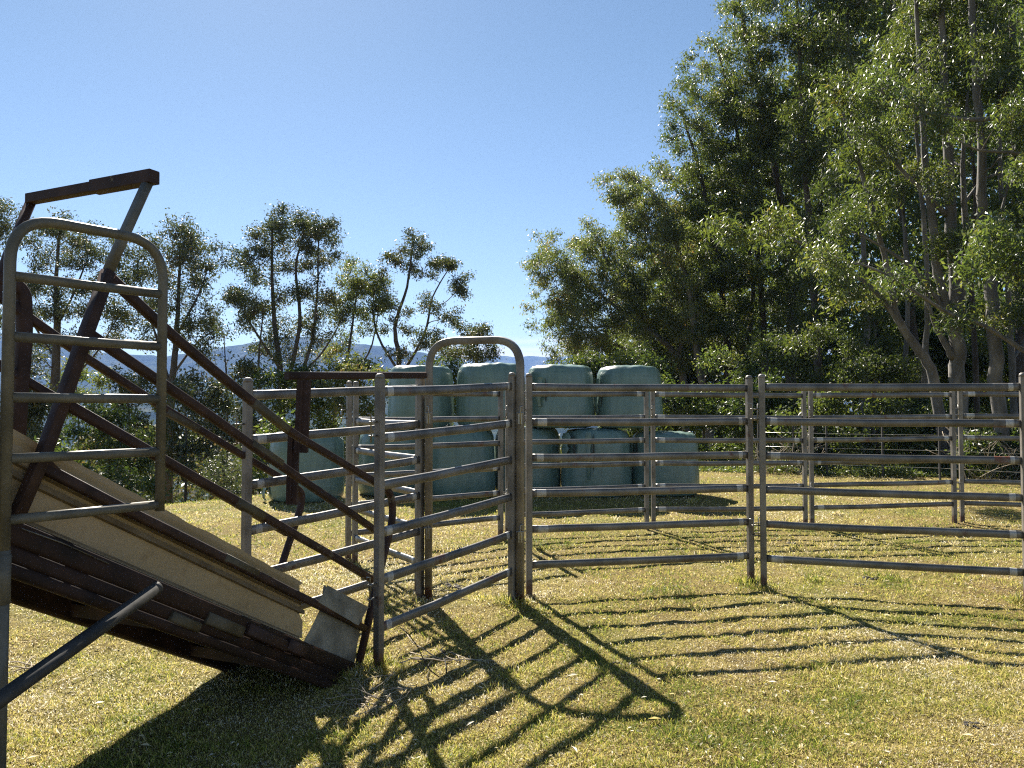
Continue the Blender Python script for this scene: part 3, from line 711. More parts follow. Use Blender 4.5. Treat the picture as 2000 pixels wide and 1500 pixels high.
def tree(name, label, cat, trunks, clumps, d, leaf, bark, seed, LL=.11, LW=.030, tufts=13, leaves=26, group=None, dj=.9, sprd=.14, droop=.6, twig_r=.006, flat=.8, tshift=0.0):
    rr = random.Random(seed); rn = np.random.default_rng(seed)
    pos = []; rads = []; S_big = []; S_small = []; tubes = []
    for (pl, ra_, rb_) in trunks:
        pts = [P(p_[0], p_[1], d + (p_[2] if len(p_) > 2 else 0)) for p_ in pl]
        z0 = gz(pts[0].x, pts[0].y)
        if len(pl[0]) > 3 or (pl is trunks[0][0]):
            pts[0].z = z0 - .1
        pts = catmull(pts, 5); m = len(pts)
        rs = [ra_ + (rb_ - ra_) * (i / (m - 1)) for i in range(m)]
        jit = [p_ + Vector((rr.uniform(-1, 1), rr.uniform(-1, 1), 0)) * rs[i] * .25 for i, p_ in enumerate(pts)]
        if pl is trunks[0][0]: rs[0] *= 1.35
        tubes.append((jit, rs))
        for i in range(1, m): pos.append(tuple(jit[i])); rads.append(rs[i])
    pos = [np.array(p_) for p_ in pos]
    C_ = []
    clumps = list(clumps) + [(t_[0][-1][0], t_[0][-1][1], 22) for t_ in trunks]
    for cl in clumps:
        dd = cl[3] if len(cl) > 3 else rr.uniform(-dj, dj)
        C_.append((np.array(P(cl[0], cl[1], d + dd)), cl[2] * d / 1500))
    A0 = np.array(pos); 
    C_.sort(key=lambda c_: np.min(np.linalg.norm(A0 - c_[0], axis=1)))
    lc, lt = [], []
    for (c_, r_) in C_:
        A = np.array(pos); dv = c_ - A; dist = np.linalg.norm(dv, axis=1)
        cost = dist + .9 * np.maximum(0, .35 * dist - dv[:, 2]) + .15 * (np.array(rads) > .12)
        k = int(np.argmin(cost)); p0 = A[k]; rp = rads[k]; L_ = dist[k]
        r0 = min(rp * .62, .010 + .017 * L_); r0 = max(r0, .008)
        dirn = np.array([rr.uniform(-.3, .3), rr.uniform(-.3, .3), .75]) * .4 + dv[k] / (L_ + 1e-6) * .6
        pm_ = p0 + dirn * L_ * .55; ns = 5; prev = p0
        for s in range(1, ns + 1):
            t = s / ns; q_ = p0 * (1 - t) ** 2 + pm_ * 2 * t * (1 - t) + c_ * t * t
            if s < ns: q_ = q_ + np.array([rr.uniform(-1, 1), rr.uniform(-1, 1), rr.uniform(-1, 1)]) * .03 * L_
            ra2 = r0 * (1 - .6 * (s - 1) / ns); rb2 = r0 * (1 - .6 * s / ns)
            S_big.append((*prev, *q_, ra2, rb2)); prev = q_
            pos.append(q_); rads.append(rb2)
        # twigs and tufts
        nt = max(4, int(tufts * (r_ / .5) ** 1.6)) if r_ > .25 else max(3, int(tufts * .4))
        g_ = rn.normal(size=(nt, 3)); g_ /= np.linalg.norm(g_, axis=1, keepdims=True)
        g_ *= (rn.random((nt, 1)) ** .6) * r_ * 1.12; g_ *= np.array([rr.uniform(.7, 1.3), 1.0, flat * rr.uniform(.65, 1.15)])
        g_[:, 2] += g_[:, 0] * rr.uniform(-.5, .5); 
        tp = c_ + g_
        start = p0 * .12 + c_ * .88 - np.array([0, 0, r_ * .35])
        for q_ in tp:
            mid = (start + q_) / 2 + rn.normal(0, .08 * r_, 3)
            S_small.append((*start, *mid, twig_r * 1.3, twig_r)); S_small.append((*mid, *q_, twig_r, twig_r * .5))
        ctint = rr.uniform(-.18, .18)
        nl = leaves
        pts = np.repeat(tp, nl, 0) + rn.normal(0, sprd, (nt * nl, 3)) * np.array([1, 1, .85])
        lc.append(pts); lt.append(np.repeat(rn.normal(0, .10, nt), nl) + ctint)
    root = thing(name, label, cat, (tubes[0][0][0].x, tubes[0][0][0].y, gz(tubes[0][0][0].x, tubes[0][0][0].y)), group)
    off = np.array(root.location)
    # trunk
    mb = MB()
    for (pts, rs) in tubes:
        nn = 10 if rs[0] > .06 else 6
        mb.sweep(pts, [(math.cos(2 * math.pi * i / nn), math.sin(2 * math.pi * i / nn)) for i in range(nn)], up=(0, 1, 0.1), scale=rs)
    mb.build('trunk', bark, root)
    if S_big:
        V1, F1 = frusta(S_big, 5); V2, F2 = frusta(S_small, 3)
        VV = np.concatenate([V1, V2]) - off; FF = np.concatenate([F1, F2 + len(V1)])
        o = np_mesh('branches', VV, FF, bark, True); o.parent = root
        c = np.concatenate(lc); n = len(c); tint = np.concatenate(lt)
        dr = rn.normal(size=(n, 3)); dr /= np.linalg.norm(dr, axis=1, keepdims=True); dr[:, 2] -= droop; dr /= np.linalg.norm(dr, axis=1, keepdims=True)
        s_ = np.cross(dr, rn.normal(size=(n, 3))); s_ /= np.linalg.norm(s_, axis=1, keepdims=True)
        ln = LL * rn.uniform(.6, 1.3, (n, 1)); wd = LW * rn.uniform(.7, 1.25, (n, 1)) / 2
        base = c - off; nrm = np.cross(dr, s_)
        verts = np.stack([base, base + dr * ln * .42 + s_ * wd + nrm * wd * .3, base + dr * ln, base + dr * ln * .42 - s_ * wd + nrm * wd * .3], 1).reshape(-1, 3)
        tt = np.clip(.45 + tshift + tint + rn.normal(0, .16, n), 0, 1)
        o = np_mesh('crown', verts, np.arange(n * 4).reshape(n, 4), leaf, False, tt); o.parent = root
        global NLEAF; NLEAF += n
    return root
NLEAF = 0
LG = 'gum trees beyond the crest'
def gum(*a, **k):
    k.setdefault('tufts', 13); k.setdefault('leaves', 40); k.setdefault('LL', .115); k.setdefault('LW', .040); k.setdefault('sprd', .135); k.setdefault('twig_r', .008); a = list(a); rg = random.Random(a[8]); base_ = a[4]; ex = []
    for c_ in base_:                                     # small loose sprays between the main clumps
        o_ = min((q_ for q_ in base_ if q_ is not c_), key=lambda q_: math.hypot(q_[0] - c_[0], q_[1] - c_[1]) * rg.uniform(.7, 1.6)); f_ = rg.uniform(.35, .65)
        ex.append((c_[0] * f_ + o_[0] * (1 - f_) + rg.uniform(-14, 14), c_[1] * f_ + o_[1] * (1 - f_) + rg.uniform(-12, 16), rg.uniform(10, 19)))
        if rg.random() < .5: ex.append((c_[0] + rg.choice((-1, 1)) * c_[2] * rg.uniform(.8, 1.15), c_[1] + rg.uniform(-.8, .6) * c_[2], rg.uniform(7, 12)))
    a[4] = [(c_[0], c_[1], c_[2] * .98) for c_ in base_] + ex; return tree(*a, **k)
BD, BP = M['bark_dark'], M['bark_pale']
gum('gum_tree', 'gum crown cut by the left edge of the frame above the ramp gate', 'tree', [([(-30, 960), (-25, 700), (-10, 480)], .16, .05)],
     [(0, 405, 30), (-30, 400, 35), (15, 435, 25), (-10, 450, 30), (-40, 500, 40), (-20, 560, 40), (0, 620, 30), (-50, 640, 40)], 27, M['leaf_left'], BD, 11, group=LG)
gum('gum_tree', 'open tiered gum seen through the rails of the ramp gate', 'tree',
     [([(112, 960), (108, 800), (112, 650), (110, 560), (116, 450)], .20, .03), ([(110, 640), (150, 560), (175, 490)], .05, .02), ([(108, 700), (60, 620), (50, 560)], .05, .02), ([(110, 760), (180, 700), (235, 610)], .05, .015)],
     [(125, 432, 26), (105, 445, 20), (185, 448, 22), (60, 470, 25), (95, 500, 40), (150, 470, 34), (150, 515, 34), (205, 500, 38), (240, 470, 24), (65, 545, 34), (105, 565, 46), (165, 560, 40), (230, 545, 30), (55, 620, 30), (115, 610, 40), (180, 600, 44), (232, 612, 32), (90, 670, 32), (150, 660, 30), (200, 670, 32), (60, 720, 34)],
     26, M['leaf_left'], BD, 12, group=LG, flat=.5)
gum('gum_tree', 'tall dense gum just right of the ramp gate', 'tree',
     [([(332, 985), (330, 850), (338, 720), (348, 600), (352, 480)], .19, .03), ([(335, 760), (300, 640), (270, 540)], .06, .02), ([(342, 660), (390, 570), (405, 520)], .05, .015), ([(336, 735), (385, 670), (430, 640)], .05, .015)],
     [(340, 450, 34), (375, 455, 24), (300, 475, 34), (385, 485, 40), (350, 505, 46), (412, 520, 24), (312, 530, 40), (385, 545, 44), (345, 575, 42), (408, 600, 28), (300, 600, 36), (375, 630, 32), (415, 650, 26), (268, 500, 26), (255, 550, 28), (265, 620, 30), (398, 690, 22), (350, 660, 22), (300, 660, 26)],
     26, M['leaf_left'], BD, 13, group=LG)
gum('gum_tree', 'broad many-stemmed gum in the middle of the left skyline', 'tree',
     [([(548, 960), (550, 800), (545, 700), (532, 580), (532, 440)], .17, .03), ([(550, 790), (585, 640), (578, 520), (600, 440)], .09, .02), ([(552, 800), (600, 700), (618, 600), (622, 460)], .08, .02), ([(546, 720), (500, 650), (465, 590)], .06, .015), ([(548, 760), (620, 700), (670, 620)], .06, .015), ([(530, 900), (505, 740), (515, 600)], .07, .02)],
     [(530, 428, 27), (555, 430, 24), (500, 455, 28), (545, 460, 38), (590, 440, 24), (612, 448, 18), (515, 490, 38), (570, 480, 26), (625, 450, 22), (655, 475, 18), (640, 455, 18), (485, 505, 26), (472, 525, 16), (600, 480, 28), (630, 500, 30), (590, 520, 34), (550, 520, 28), (500, 545, 30), (545, 580, 32), (600, 565, 36), (640, 580, 32), (475, 575, 24), (450, 582, 20), (500, 600, 36), (540, 635, 40), (585, 630, 32), (622, 612, 32), (520, 680, 36), (570, 690, 36), (480, 640, 22), (615, 660, 28), (490, 610, 24)],
     27, M['leaf_left'], BD, 14, group=LG)
gum('gum_tree', 'slim bronze-tinged gum between the broad gum and the open wispy one', 'tree',
     [([(648, 960), (655, 780), (680, 690), (698, 560)], .12, .02), ([(660, 760), (720, 690), (740, 600)], .05, .015)],
     [(680, 515, 24), (712, 528, 20), (700, 555, 26), (735, 560, 18), (665, 550, 24), (735, 590, 18), (700, 605, 24), (660, 620, 26), (720, 640, 18), (660, 590, 22), (690, 575, 22), (670, 665, 26), (640, 690, 28)],
     28, M['leaf_edge'], BD, 15, group=LG)
gum('gum_tree', 'open wispy gum with bare forking stems above the leftmost top bale', 'tree',
     [([(780, 960), (780, 735), (772, 640), (795, 560), (806, 470)], .12, .02), ([(782, 735), (830, 650), (845, 580), (880, 520)], .06, .015), ([(780, 728), (740, 660), (728, 600), (735, 560)], .055, .012), ([(840, 600), (870, 590), (895, 565)], .02, .01)],
     [(806, 458, 13), (822, 478, 14), (808, 495, 13), (775, 505, 16), (760, 500, 10), (805, 525, 20), (826, 532, 17), (748, 530, 11), (868, 508, 14), (885, 522, 14), (848, 515, 10), (900, 545, 10), (902, 570, 11), (832, 580, 18), (850, 600, 16), (755, 580, 20), (778, 600, 20), (728, 600, 18), (745, 640, 18), (800, 645, 18), (840, 650, 16), (872, 622, 14), (895, 638, 13), (862, 668, 15), (815, 672, 16), (770, 688, 18), (733, 560, 12)],
     28, M['leaf_left'], BD, 16, group=LG, tufts=12, sprd=.11)
gum('gum_tree', 'small round gum top showing inside the arch', 'tree', [([(930, 960), (930, 800), (934, 650)], .10, .02)],
     [(935, 640, 18), (922, 662, 22), (952, 668, 20), (890, 695, 26), (940, 700, 28), (868, 690, 22), (915, 690, 22), (965, 690, 10)], 29, M['leaf_left'], BD, 17, group=LG)
# undergrowth and saplings over the crest on the left
SG = 'saplings and shrubs over the crest'
def shrub(label, cx, base, clumps, d, leaf, seed, name='shrub', bark=None, **k):
    k.setdefault('tufts', 24); k.setdefault('leaves', 30); k.setdefault('LL', .13); k.setdefault('LW', .055)
    top = min(c_[1] for c_ in clumps)
    return tree(name, label, name.replace('_', ' '), [([(cx, base), (cx + 4, (base + top) / 2), (cx - 3, top + 12)], .045, .012)], clumps, d, leaf, bark or BD, seed, group=k.pop('group', SG), **k)
shrub('silvery round bush on the crest left of the race post', 435, 975, [(415, 925, 30), (440, 900, 32), (455, 935, 28), (430, 950, 30), (400, 950, 22), (470, 920, 22), (465, 955, 20)], 17, M['leaf_left'], 31, tufts=20, LL=.07, LW=.035, sprd=.11)
shrub('tall sapling clump left of the broad gum', 410, 980, [(400, 790, 28), (420, 760, 26), (385, 830, 30), (425, 830, 26), (440, 790, 24), (460, 850, 28), (375, 870, 24), (410, 880, 24)], 22, M['leaf_left'], 32, name='sapling')
shrub('leafy sapling behind the right upright of the ramp gate', 360, 985, [(360, 780, 26), (340, 830, 30), (375, 740, 22), (350, 880, 30), (330, 900, 26), (370, 920, 26)], 21, M['leaf_left'], 33, name='sapling')
shrub('green shrub seen through the gate above the cream sheet', 210, 985, [(200, 840, 28), (240, 820, 28), (175, 870, 26), (220, 880, 30), (260, 860, 28), (150, 840, 22), (190, 800, 22), (240, 910, 28), (280, 900, 26)], 20, M['leaf_dark'], 34)
shrub('dark shrub behind the upright at the far left', 60, 985, [(40, 780, 30), (70, 800, 32), (50, 830, 34), (90, 840, 30), (30, 860, 30), (80, 770, 22), (10, 820, 32)], 21, M['leaf_left'], 35)
shrub('slender sapling between the ramp gate rails and its right upright', 250, 985, [(235, 740, 22), (260, 770, 22), (285, 740, 22), (240, 790, 22), (270, 820, 24), (300, 780, 20), (290, 860, 24)], 23, M['leaf_left'], 36, name='sapling')
shrub('pale green tree crown low behind the far ramp rails', 150, 985, [(150, 720, 20), (130, 750, 24), (165, 770, 22), (135, 800, 22), (200, 740, 20)], 29, M['leaf_bright'], 37, name='sapling')
shrub('thin leafy sapling against the blue hill left of the broad gum', 492, 985, [(478, 712, 17), (465, 730, 14), (490, 725, 14), (482, 760, 18), (500, 790, 22), (470, 800, 20), (490, 830, 26), (510, 860, 26)], 25, M['leaf_left'], 38, name='sapling')
shrub('bushy dark understorey tree below the broad gum', 590, 985, [(560, 740, 30), (600, 730, 34), (630, 750, 30), (580, 780, 34), (620, 790, 34), (545, 790, 28), (560, 840, 34), (600, 850, 34), (520, 740, 24), (640, 830, 30), (530, 880, 30), (500, 910, 28)], 24, M['leaf_dark'], 39)
shrub('olive bush rising behind the rusty bar', 690, 985, [(660, 715, 24), (690, 710, 26), (715, 718, 24), (735, 730, 22), (680, 740, 26), (705, 760, 28), (670, 790, 28), (720, 800, 28), (700, 840, 30), (650, 760, 24), (690, 880, 26)], 23, M['leaf_edge'], 40, name='bush')
shrub('dark bush behind the lower bales left of the arch', 860, 985, [(840, 720, 24), (870, 725, 26), (900, 735, 24), (760, 760, 26), (800, 780, 24), (890, 770, 28), (880, 800, 28), (1020, 780, 22), (960, 760, 24), (1000, 760, 20)], 22, M['leaf_dark'], 41, name='bush')
shrub('grey twiggy sapling leaning over the leftmost bale', 440, 985, [(430, 690, 10), (425, 640, 8), (445, 700, 10)], 24, M['leaf_left'], 42, name='sapling', tufts=4, leaves=8)
shrub('low shrub on the crest behind the ramp gate bottom rail', 130, 985, [(120, 900, 26), (160, 920, 28), (200, 935, 26), (260, 945, 26), (300, 950, 24), (90, 880, 26)], 18, M['leaf_dark'], 43)
shrub('shrub rising behind the leftmost bale', 540, 985, [(505, 900, 24), (500, 940, 22), (680, 880, 22), (690, 920, 20), (540, 830, 24)], 19, M['leaf_dark'], 44)

# ---- right hand forest
POLY = [(1035, 520), (1050, 480), (1090, 462), (1110, 480), (1165, 432), (1205, 455), (1215, 425), (1180, 365), (1230, 335), (1285, 345), (1290, 300), (1318, 290), (1300, 205), (1338, 195), (1328, 135), (1372, 110), (1405, 70), (1440, 60), (1430, 10), (1480, -60), (1560, -260), (2350, -260), (2350, 700), (1800, 690), (1060, 730), (1068, 650), (1040, 585)]
def inside(x, y):
    c_ = False; n = len(POLY); j = n - 1
    for i in range(n):
        xi, yi = POLY[i]; xj, yj = POLY[j]
        if (yi > y) != (yj > y) and x < (xj - xi) * (y - yi) / (yj - yi) + xi: c_ = not c_
        j = i
    return c_
T = [ # label, depth, trunks, leaf, bark, leaf size
 ('outermost tree of the forest edge with branches reaching left over the bales', 33, [([(1345, 930), (1338, 800), (1325, 700), (1262, 642), (1190, 590), (1120, 530)], 0.199, 0.039), ([(1325, 700), (1335, 620), (1300, 520), (1230, 440)], 0.122, 0.026), ([(1240, 625), (1150, 640), (1085, 620)], 0.076, 0.015)], 'leaf_edge', BP),
 ('bronze-leaved tree second along the forest edge', 34, [([(1300, 930), (1292, 780), (1270, 650), (1200, 540), (1160, 450)], 0.195, 0.038), ([(1280, 700), (1180, 660), (1100, 560)], 0.090, 0.019)], 'leaf_edge', BD),
 ('straight grey tree with a bare lower stem right of the stacked bales', 31, [([(1392, 930), (1382, 800), (1362, 690), (1345, 560), (1290, 400), (1235, 345)], 0.210, 0.035)], 'leaf_edge', BP),
 ('twin-stemmed tree behind the post pair of the front panels', 31.5, [([(1440, 930), (1425, 760), (1410, 560), (1370, 350), (1330, 215)], 0.218, 0.034), ([(1425, 760), (1470, 600), (1450, 420), (1400, 260)], 0.136, 0.023)], 'leaf_right', BD),
 ('slim dark tree left of the bright understorey bushes', 31, [([(1500, 930), (1495, 720), (1480, 500), (1440, 260), (1400, 90)], 0.179, 0.032)], 'leaf_right', BD),
 ('tall tree whose wispy crown makes the highest point of the left forest edge', 30, [([(1548, 930), (1546, 720), (1540, 500), (1500, 260), (1450, 40), (1440, -60)], 0.231, 0.034), ([(1545, 600), (1600, 420), (1610, 200)], 0.109, 0.023)], 'leaf_right', BD),
 ('dark trunked tree rising out of the bright understorey bushes', 27, [([(1630, 930), (1600, 740), (1590, 560), (1570, 300), (1560, 60), (1550, -120)], 0.187, 0.029)], 'leaf_right', BD),
 ('pale thin tree standing between the bushes and the leaning trunk', 25, [([(1692, 930), (1690, 720), (1694, 600), (1680, 400), (1660, 150), (1650, -150)], 0.137, 0.027), ([(1700, 930), (1712, 700), (1700, 600)], 0.074, 0.027)], 'leaf_right', BP),
 ('leaning pale tree curving up left from the forest floor', 18.5, [([(1852, 915), (1824, 740), (1790, 680), (1752, 622), (1744, 570), (1728, 500), (1690, 360), (1640, 200)], .135, .035), ([(1770, 650), (1700, 560), (1620, 510), (1520, 456), (1410, 450)], 0.070, 0.013)], 'leaf_right', BP),
 ('broad grey tree dividing into several upright stems', 18, [([(1872, 930), (1872, 740), (1868, 630), (1860, 450), (1848, 250), (1840, 50), (1835, -180)], .200, .05), ([(1868, 670), (1838, 560), (1820, 430), (1806, 300), (1795, 100), (1780, -100)], 0.131, 0.034), ([(1870, 660), (1886, 500), (1880, 330), (1890, 180)], 0.111, 0.025), ([(1860, 640), (1800, 540), (1720, 480), (1640, 440)], 0.070, 0.013), ([(1862, 700), (1830, 640), (1800, 560)], 0.091, 0.025), ([(1850, 420), (1760, 330), (1700, 260)], 0.070, 0.013)], 'leaf_right', BP),
 ('smooth pale tree standing straight right of the broad grey one', 17, [([(1962, 925), (1946, 740), (1936, 570), (1925, 475), (1916, 400), (1917, 300), (1903, 94), (1893, -180)], 0.162, 0.060), ([(1930, 500), (1965, 380), (1990, 250)], 0.050, 0.013)], 'leaf_right', BP),
 ('tree outside the right edge whose long limbs reach across the other trunks', 15.5, [([(2090, 940), (2075, 600), (2060, 300), (2050, 0), (2040, -180)], 0.233, 0.049), ([(2078, 735), (1992, 680), (1920, 635), (1850, 610), (1756, 550), (1681, 516), (1587, 501)], .055, .014), ([(2060, 235), (1990, 225), (1906, 234), (1812, 221), (1756, 199), (1692, 161)], 0.068, 0.012), ([(2060, 330), (1990, 300), (1900, 290), (1830, 240)], 0.048, 0.010)], 'leaf_bright', BP),
 ('dark tree at the back of the forest behind the broad grey one', 26, [([(1800, 930), (1790, 700), (1770, 500), (1740, 200), (1720, -150)], 0.154, 0.026)], 'leaf_dark', BD),
 ('slender pale trunk rising just left of the broad grey tree', 20, [([(1808, 930), (1806, 740), (1812, 560), (1800, 380), (1786, 180), (1775, -100)], .09, .03)], 'leaf_right', BP),
 ('slender dark trunk between the broad grey tree and the smooth pale one', 20.5, [([(1908, 930), (1906, 740), (1898, 560), (1905, 380), (1888, 180), (1880, -100)], .085, .03)], 'leaf_right', BD),
 ('thin straight pole-like tree behind the leaning pale trunk', 22, [([(1762, 930), (1766, 740), (1772, 600), (1765, 420), (1750, 200), (1745, -80)], .085, .03)], 'leaf_right', BP),
 ('thin pale tree leaning slightly left near the right edge', 19.5, [([(1985, 930), (1978, 740), (1968, 560), (1955, 380), (1950, 180), (1940, -100)], .09, .03)], 'leaf_right', BP),
 ('dark narrow tree behind the smooth pale one', 23, [([(2000, 930), (1995, 700), (1985, 400), (1975, 0), (1970, -180)], 0.187, 0.035)], 'leaf_dark', BD),
]
def pt_d(poly, x, y):
    best = 1e9
    for i in range(len(poly) - 1):
        ax, ay, bx, by = poly[i][0], poly[i][1], poly[i + 1][0], poly[i + 1][1]
        L2 = (bx - ax) ** 2 + (by - ay) ** 2; t = max(0, min(1, ((x - ax) * (bx - ax) + (y - ay) * (by - ay)) / L2))
        best = min(best, math.hypot(x - ax - t * (bx - ax), y - ay - t * (by - ay)))
    return best
CL = [[] for _ in T]
rf = random.Random(5)
for layer, step in ((0, 44), (1, 50), (2, 60)):
    y = -250
    while y < 740:
        x = 1020 + (step / 2 if int((y + 250) / step) % 2 else 0)
        while x < 2330:
            px_, py_ = x + rf.uniform(-.45, .45) * step, y + rf.uniform(-.45, .45) * step
            x += step * (1.6 if y < -60 or px_ > 2060 else 1)
            if not inside(px_, py_): continue
            dens = 1.0
            # thin crown where bare trunks show
            if 1650 < px_ < 2000 and 380 < py_ < 740: dens = .36
            if 1780 < px_ < 1960 and 200 < py_ < 400: dens = .35
            if 1380 < px_ < 1700 and py_ > 640: dens = .5
            if rf.random() > dens: continue
            sc = []
            for k, tr in enumerate(T):
                dd = min(pt_d(tt[0], px_, py_) for tt in tr[2])
                sc.append((dd * rf.uniform(.6, 1.5) + 8, k))
            k = min(sc)[1]
            edge = not all(inside(px_ + a_, py_ + b_) for a_, b_ in ((-45, 0), (0, -45), (-30, -30)))
            rpx = rf.uniform(17, 26) if edge else rf.uniform(26, 40)
            if layer == 2 and edge: continue
            CL[k].append((px_, py_, rpx))
        y += step
fx = random.Random(77)
for _ in range(230):
    x_, y_ = fx.uniform(1060, 1500), fx.uniform(200, 690)
    if not (inside(x_ - 12, y_ - 12) and inside(x_, y_)): continue
    k = min((min(pt_d(tt[0], x_, y_) for tt in tr[2]) * fx.uniform(.7, 1.4), k) for k, tr in enumerate(T))[1]; CL[k].append((x_, y_, fx.uniform(14, 27)))
for (x_, y_) in ((1190, 345), (1178, 352), (1300, 208), (1310, 190), (1332, 128), (1350, 112), (1412, 15), (1425, 8), (1062, 470), (1080, 463), (1040, 505), (1038, 600), (1150, 432), (1215, 342), (1380, 78), (1045, 640), (1036, 520), (1432, 20), (1455, 40), (1470, 5), (1445, 70), (1480, 60), (1420, 50), (1465, -30), (1200, 480), (1225, 520), (1190, 520)):
    k = min((min(pt_d(tt[0], x_, y_) for tt in tr[2]), k) for k, tr in enumerate(T))[1]; CL[k].append((x_, y_, 13 if x_ < 1425 else 24))
for k, (tr, cl) in enumerate(zip(T, CL)):
    near = tr[1] < 18.5
    tree('forest_tree', tr[0], 'tree', tr[2], cl, tr[1], M[tr[3]], tr[4], 100 + k, LL=.105 if near else .155, LW=.032 if near else .046, tufts=17 if near else 10, leaves=40, group='trees of the forest edge', dj=1.2 if near else 2.2, sprd=.115 if near else .15, droop=.8, flat=.72)

FB = 'bushes along the forest edge'
def bush(label, cx, base, x0, x1, y0, y1, d, leaf, seed, n=14, r=(22, 32), **k):
    rb = random.Random(seed); cl = []
    for i in range(n):
        a_, b_ = rb.uniform(0, 1), rb.uniform(0, 1); ex = abs(a_ - .5) * 2
        cl.append((x0 + (x1 - x0) * a_, y0 + (y1 - y0) * (b_ * (1 - .35 * ex ** 2) + .35 * ex ** 2), rb.uniform(*r)))
    return shrub(label, cx, base, cl, d, leaf, seed, name='bush', group=FB, dj=.7, **k)
bush('glossy bright bush above the front panel post pair', 1500, 930, 1390, 1560, 645, 750, 22, M['leaf_bright'], 51, 11, r=(16, 30), LL=.10, LW=.045)
bush('brightest glossy bush in the middle of the forest edge', 1600, 930, 1530, 1680, 640, 760, 21.5, M['leaf_right'], 52, 14, r=(16, 32), LL=.10, LW=.045)
bush('bright bush in front of the leaning pale trunk', 1720, 930, 1650, 1800, 685, 780, 20.5, M['leaf_right'], 53, 13, r=(15, 30), LL=.10, LW=.045)
bush('dark bush between the right bales and the bare grey stem', 1370, 935, 1280, 1440, 700, 900, 22, M['leaf_dark'], 54, 22)
bush('shaded bush behind the post pair of the front panels', 1480, 935, 1400, 1560, 740, 910, 21, M['leaf_dark'], 55, 15)
bush('shaded bush behind the left part of the front right panel', 1590, 935, 1530, 1680, 760, 905, 19.3, M['leaf_right'], 56, 13, r=(14, 28))
bush('leafy bush behind the middle of the front right panel', 1710, 930, 1640, 1790, 770, 900, 19, M['leaf_right'], 57, 12, r=(14, 28))
bush('shaded bush at the foot of the leaning pale trunk', 1820, 930, 1760, 1880, 790, 910, 19.5, M['leaf_dark'], 58, 18)
bush('dark bush under the branches behind the top bales', 1180, 930, 1060, 1300, 700, 800, 27, M['leaf_dark'], 59, 26, r=(26, 38))
bush('low thicket at the right edge behind the wire fence', 1960, 925, 1890, 2080, 820, 915, 17.2, M['leaf_dark'], 60, 18)
bush('pale overhanging sprays of leaves at the right edge', 2060, 940, 1860, 2060, 440, 560, 13.5, M['leaf_bright'], 61, 12, LL=.12, LW=.045)
bush('dark tall thicket in the gloom behind the broad grey trunk', 1880, 930, 1700, 2100, 560, 800, 27, M['leaf_dark'], 62, 46, r=(34, 48), LL=.15, LW=.06)
bush('dark thicket in the gloom behind the bare grey stem', 1420, 930, 1200, 1700, 600, 860, 36, M['leaf_dark'], 63, 60, r=(34, 50), LL=.15, LW=.06)
# bare grey twigs
def thicket(label, x0, x1, y0, y1, d, n, seed):
    rb = random.Random(seed); mb = MB()
    for i in range(n):
        p_ = P(rb.uniform(x0, x1), y1, d + rb.uniform(-.6, .6)); p_.z = gz(p_.x, p_.y)
        hh = (y1 - rb.uniform(y0, y1 - 20)) * d / 1500; dr = Vector((rb.uniform(-.8, .8), rb.uniform(-.5, .5), 1)).normalized(); pts = [p_]
        for k in range(6):
            dr = (dr + Vector((rb.uniform(-.35, .35), rb.uniform(-.35, .35), rb.uniform(-.25, .1)))).normalized(); pts.append(pts[-1] + dr * hh / 6)
        mb.tube(pts, .006, 4)
        for k in (3, 4):
            q0 = pts[k]; q1 = q0 + Vector((rb.uniform(-1, 1), rb.uniform(-1, 1), rb.uniform(0, 1))) * .25; mb.tube([q0, q1, q1 + Vector((rb.uniform(-1, 1), 0, rb.uniform(-.3, .8))) * .15], .0035, 3)
    o = mb.build('dead_shrub', M['wood'], None, (P((x0 + x1) / 2, y1, d).x, d, 0)); tag(o, label, 'dead shrub', 'bare twiggy shrubs'); return o
thicket('tangle of bare grey twigs behind the rusted panel corner', 1880, 2040, 770, 905, 16.8, 90, 1)
thicket('bare grey twigs behind the two front panel posts', 1480, 1600, 800, 920, 18, 50, 2)

# far-off mass of forest that closes the view between the trunks
n = 130000; pxs = NR.uniform(1180, 2500, n); pys = NR.uniform(-250, 900, n); dd = NR.uniform(38, 52, n)
keep = pys > np.interp(pxs, [1140, 1270, 1350, 1480, 1600, 1740, 2500], [720, 520, 380, 250, 60, -200, -250]) + NR.normal(0, 25, n); pxs, pys, dd = pxs[keep], pys[keep], dd[keep]
cn = np.array([P(a_, b_, c_) for a_, b_, c_ in zip(pxs, pys, dd)]); n = len(cn)
dr = NR.normal(size=(n, 3)); dr /= np.linalg.norm(dr, axis=1, keepdims=True); s_ = np.cross(dr, NR.normal(size=(n, 3))); s_ /= np.linalg.norm(s_, axis=1, keepdims=True)
vv = np.stack([cn, cn + dr * .2 + s_ * .12, cn + dr * .50, cn + dr * .2 - s_ * .12], 1).reshape(-1, 3)
o = np_mesh('far_wood', vv, np.arange(n * 4).reshape(n, 4), M['leaf_dark'], False, NR.uniform(0, 1, n)); tag(o, 'deep shaded forest filling the gaps behind the trunks', 'forest', kind='stuff')

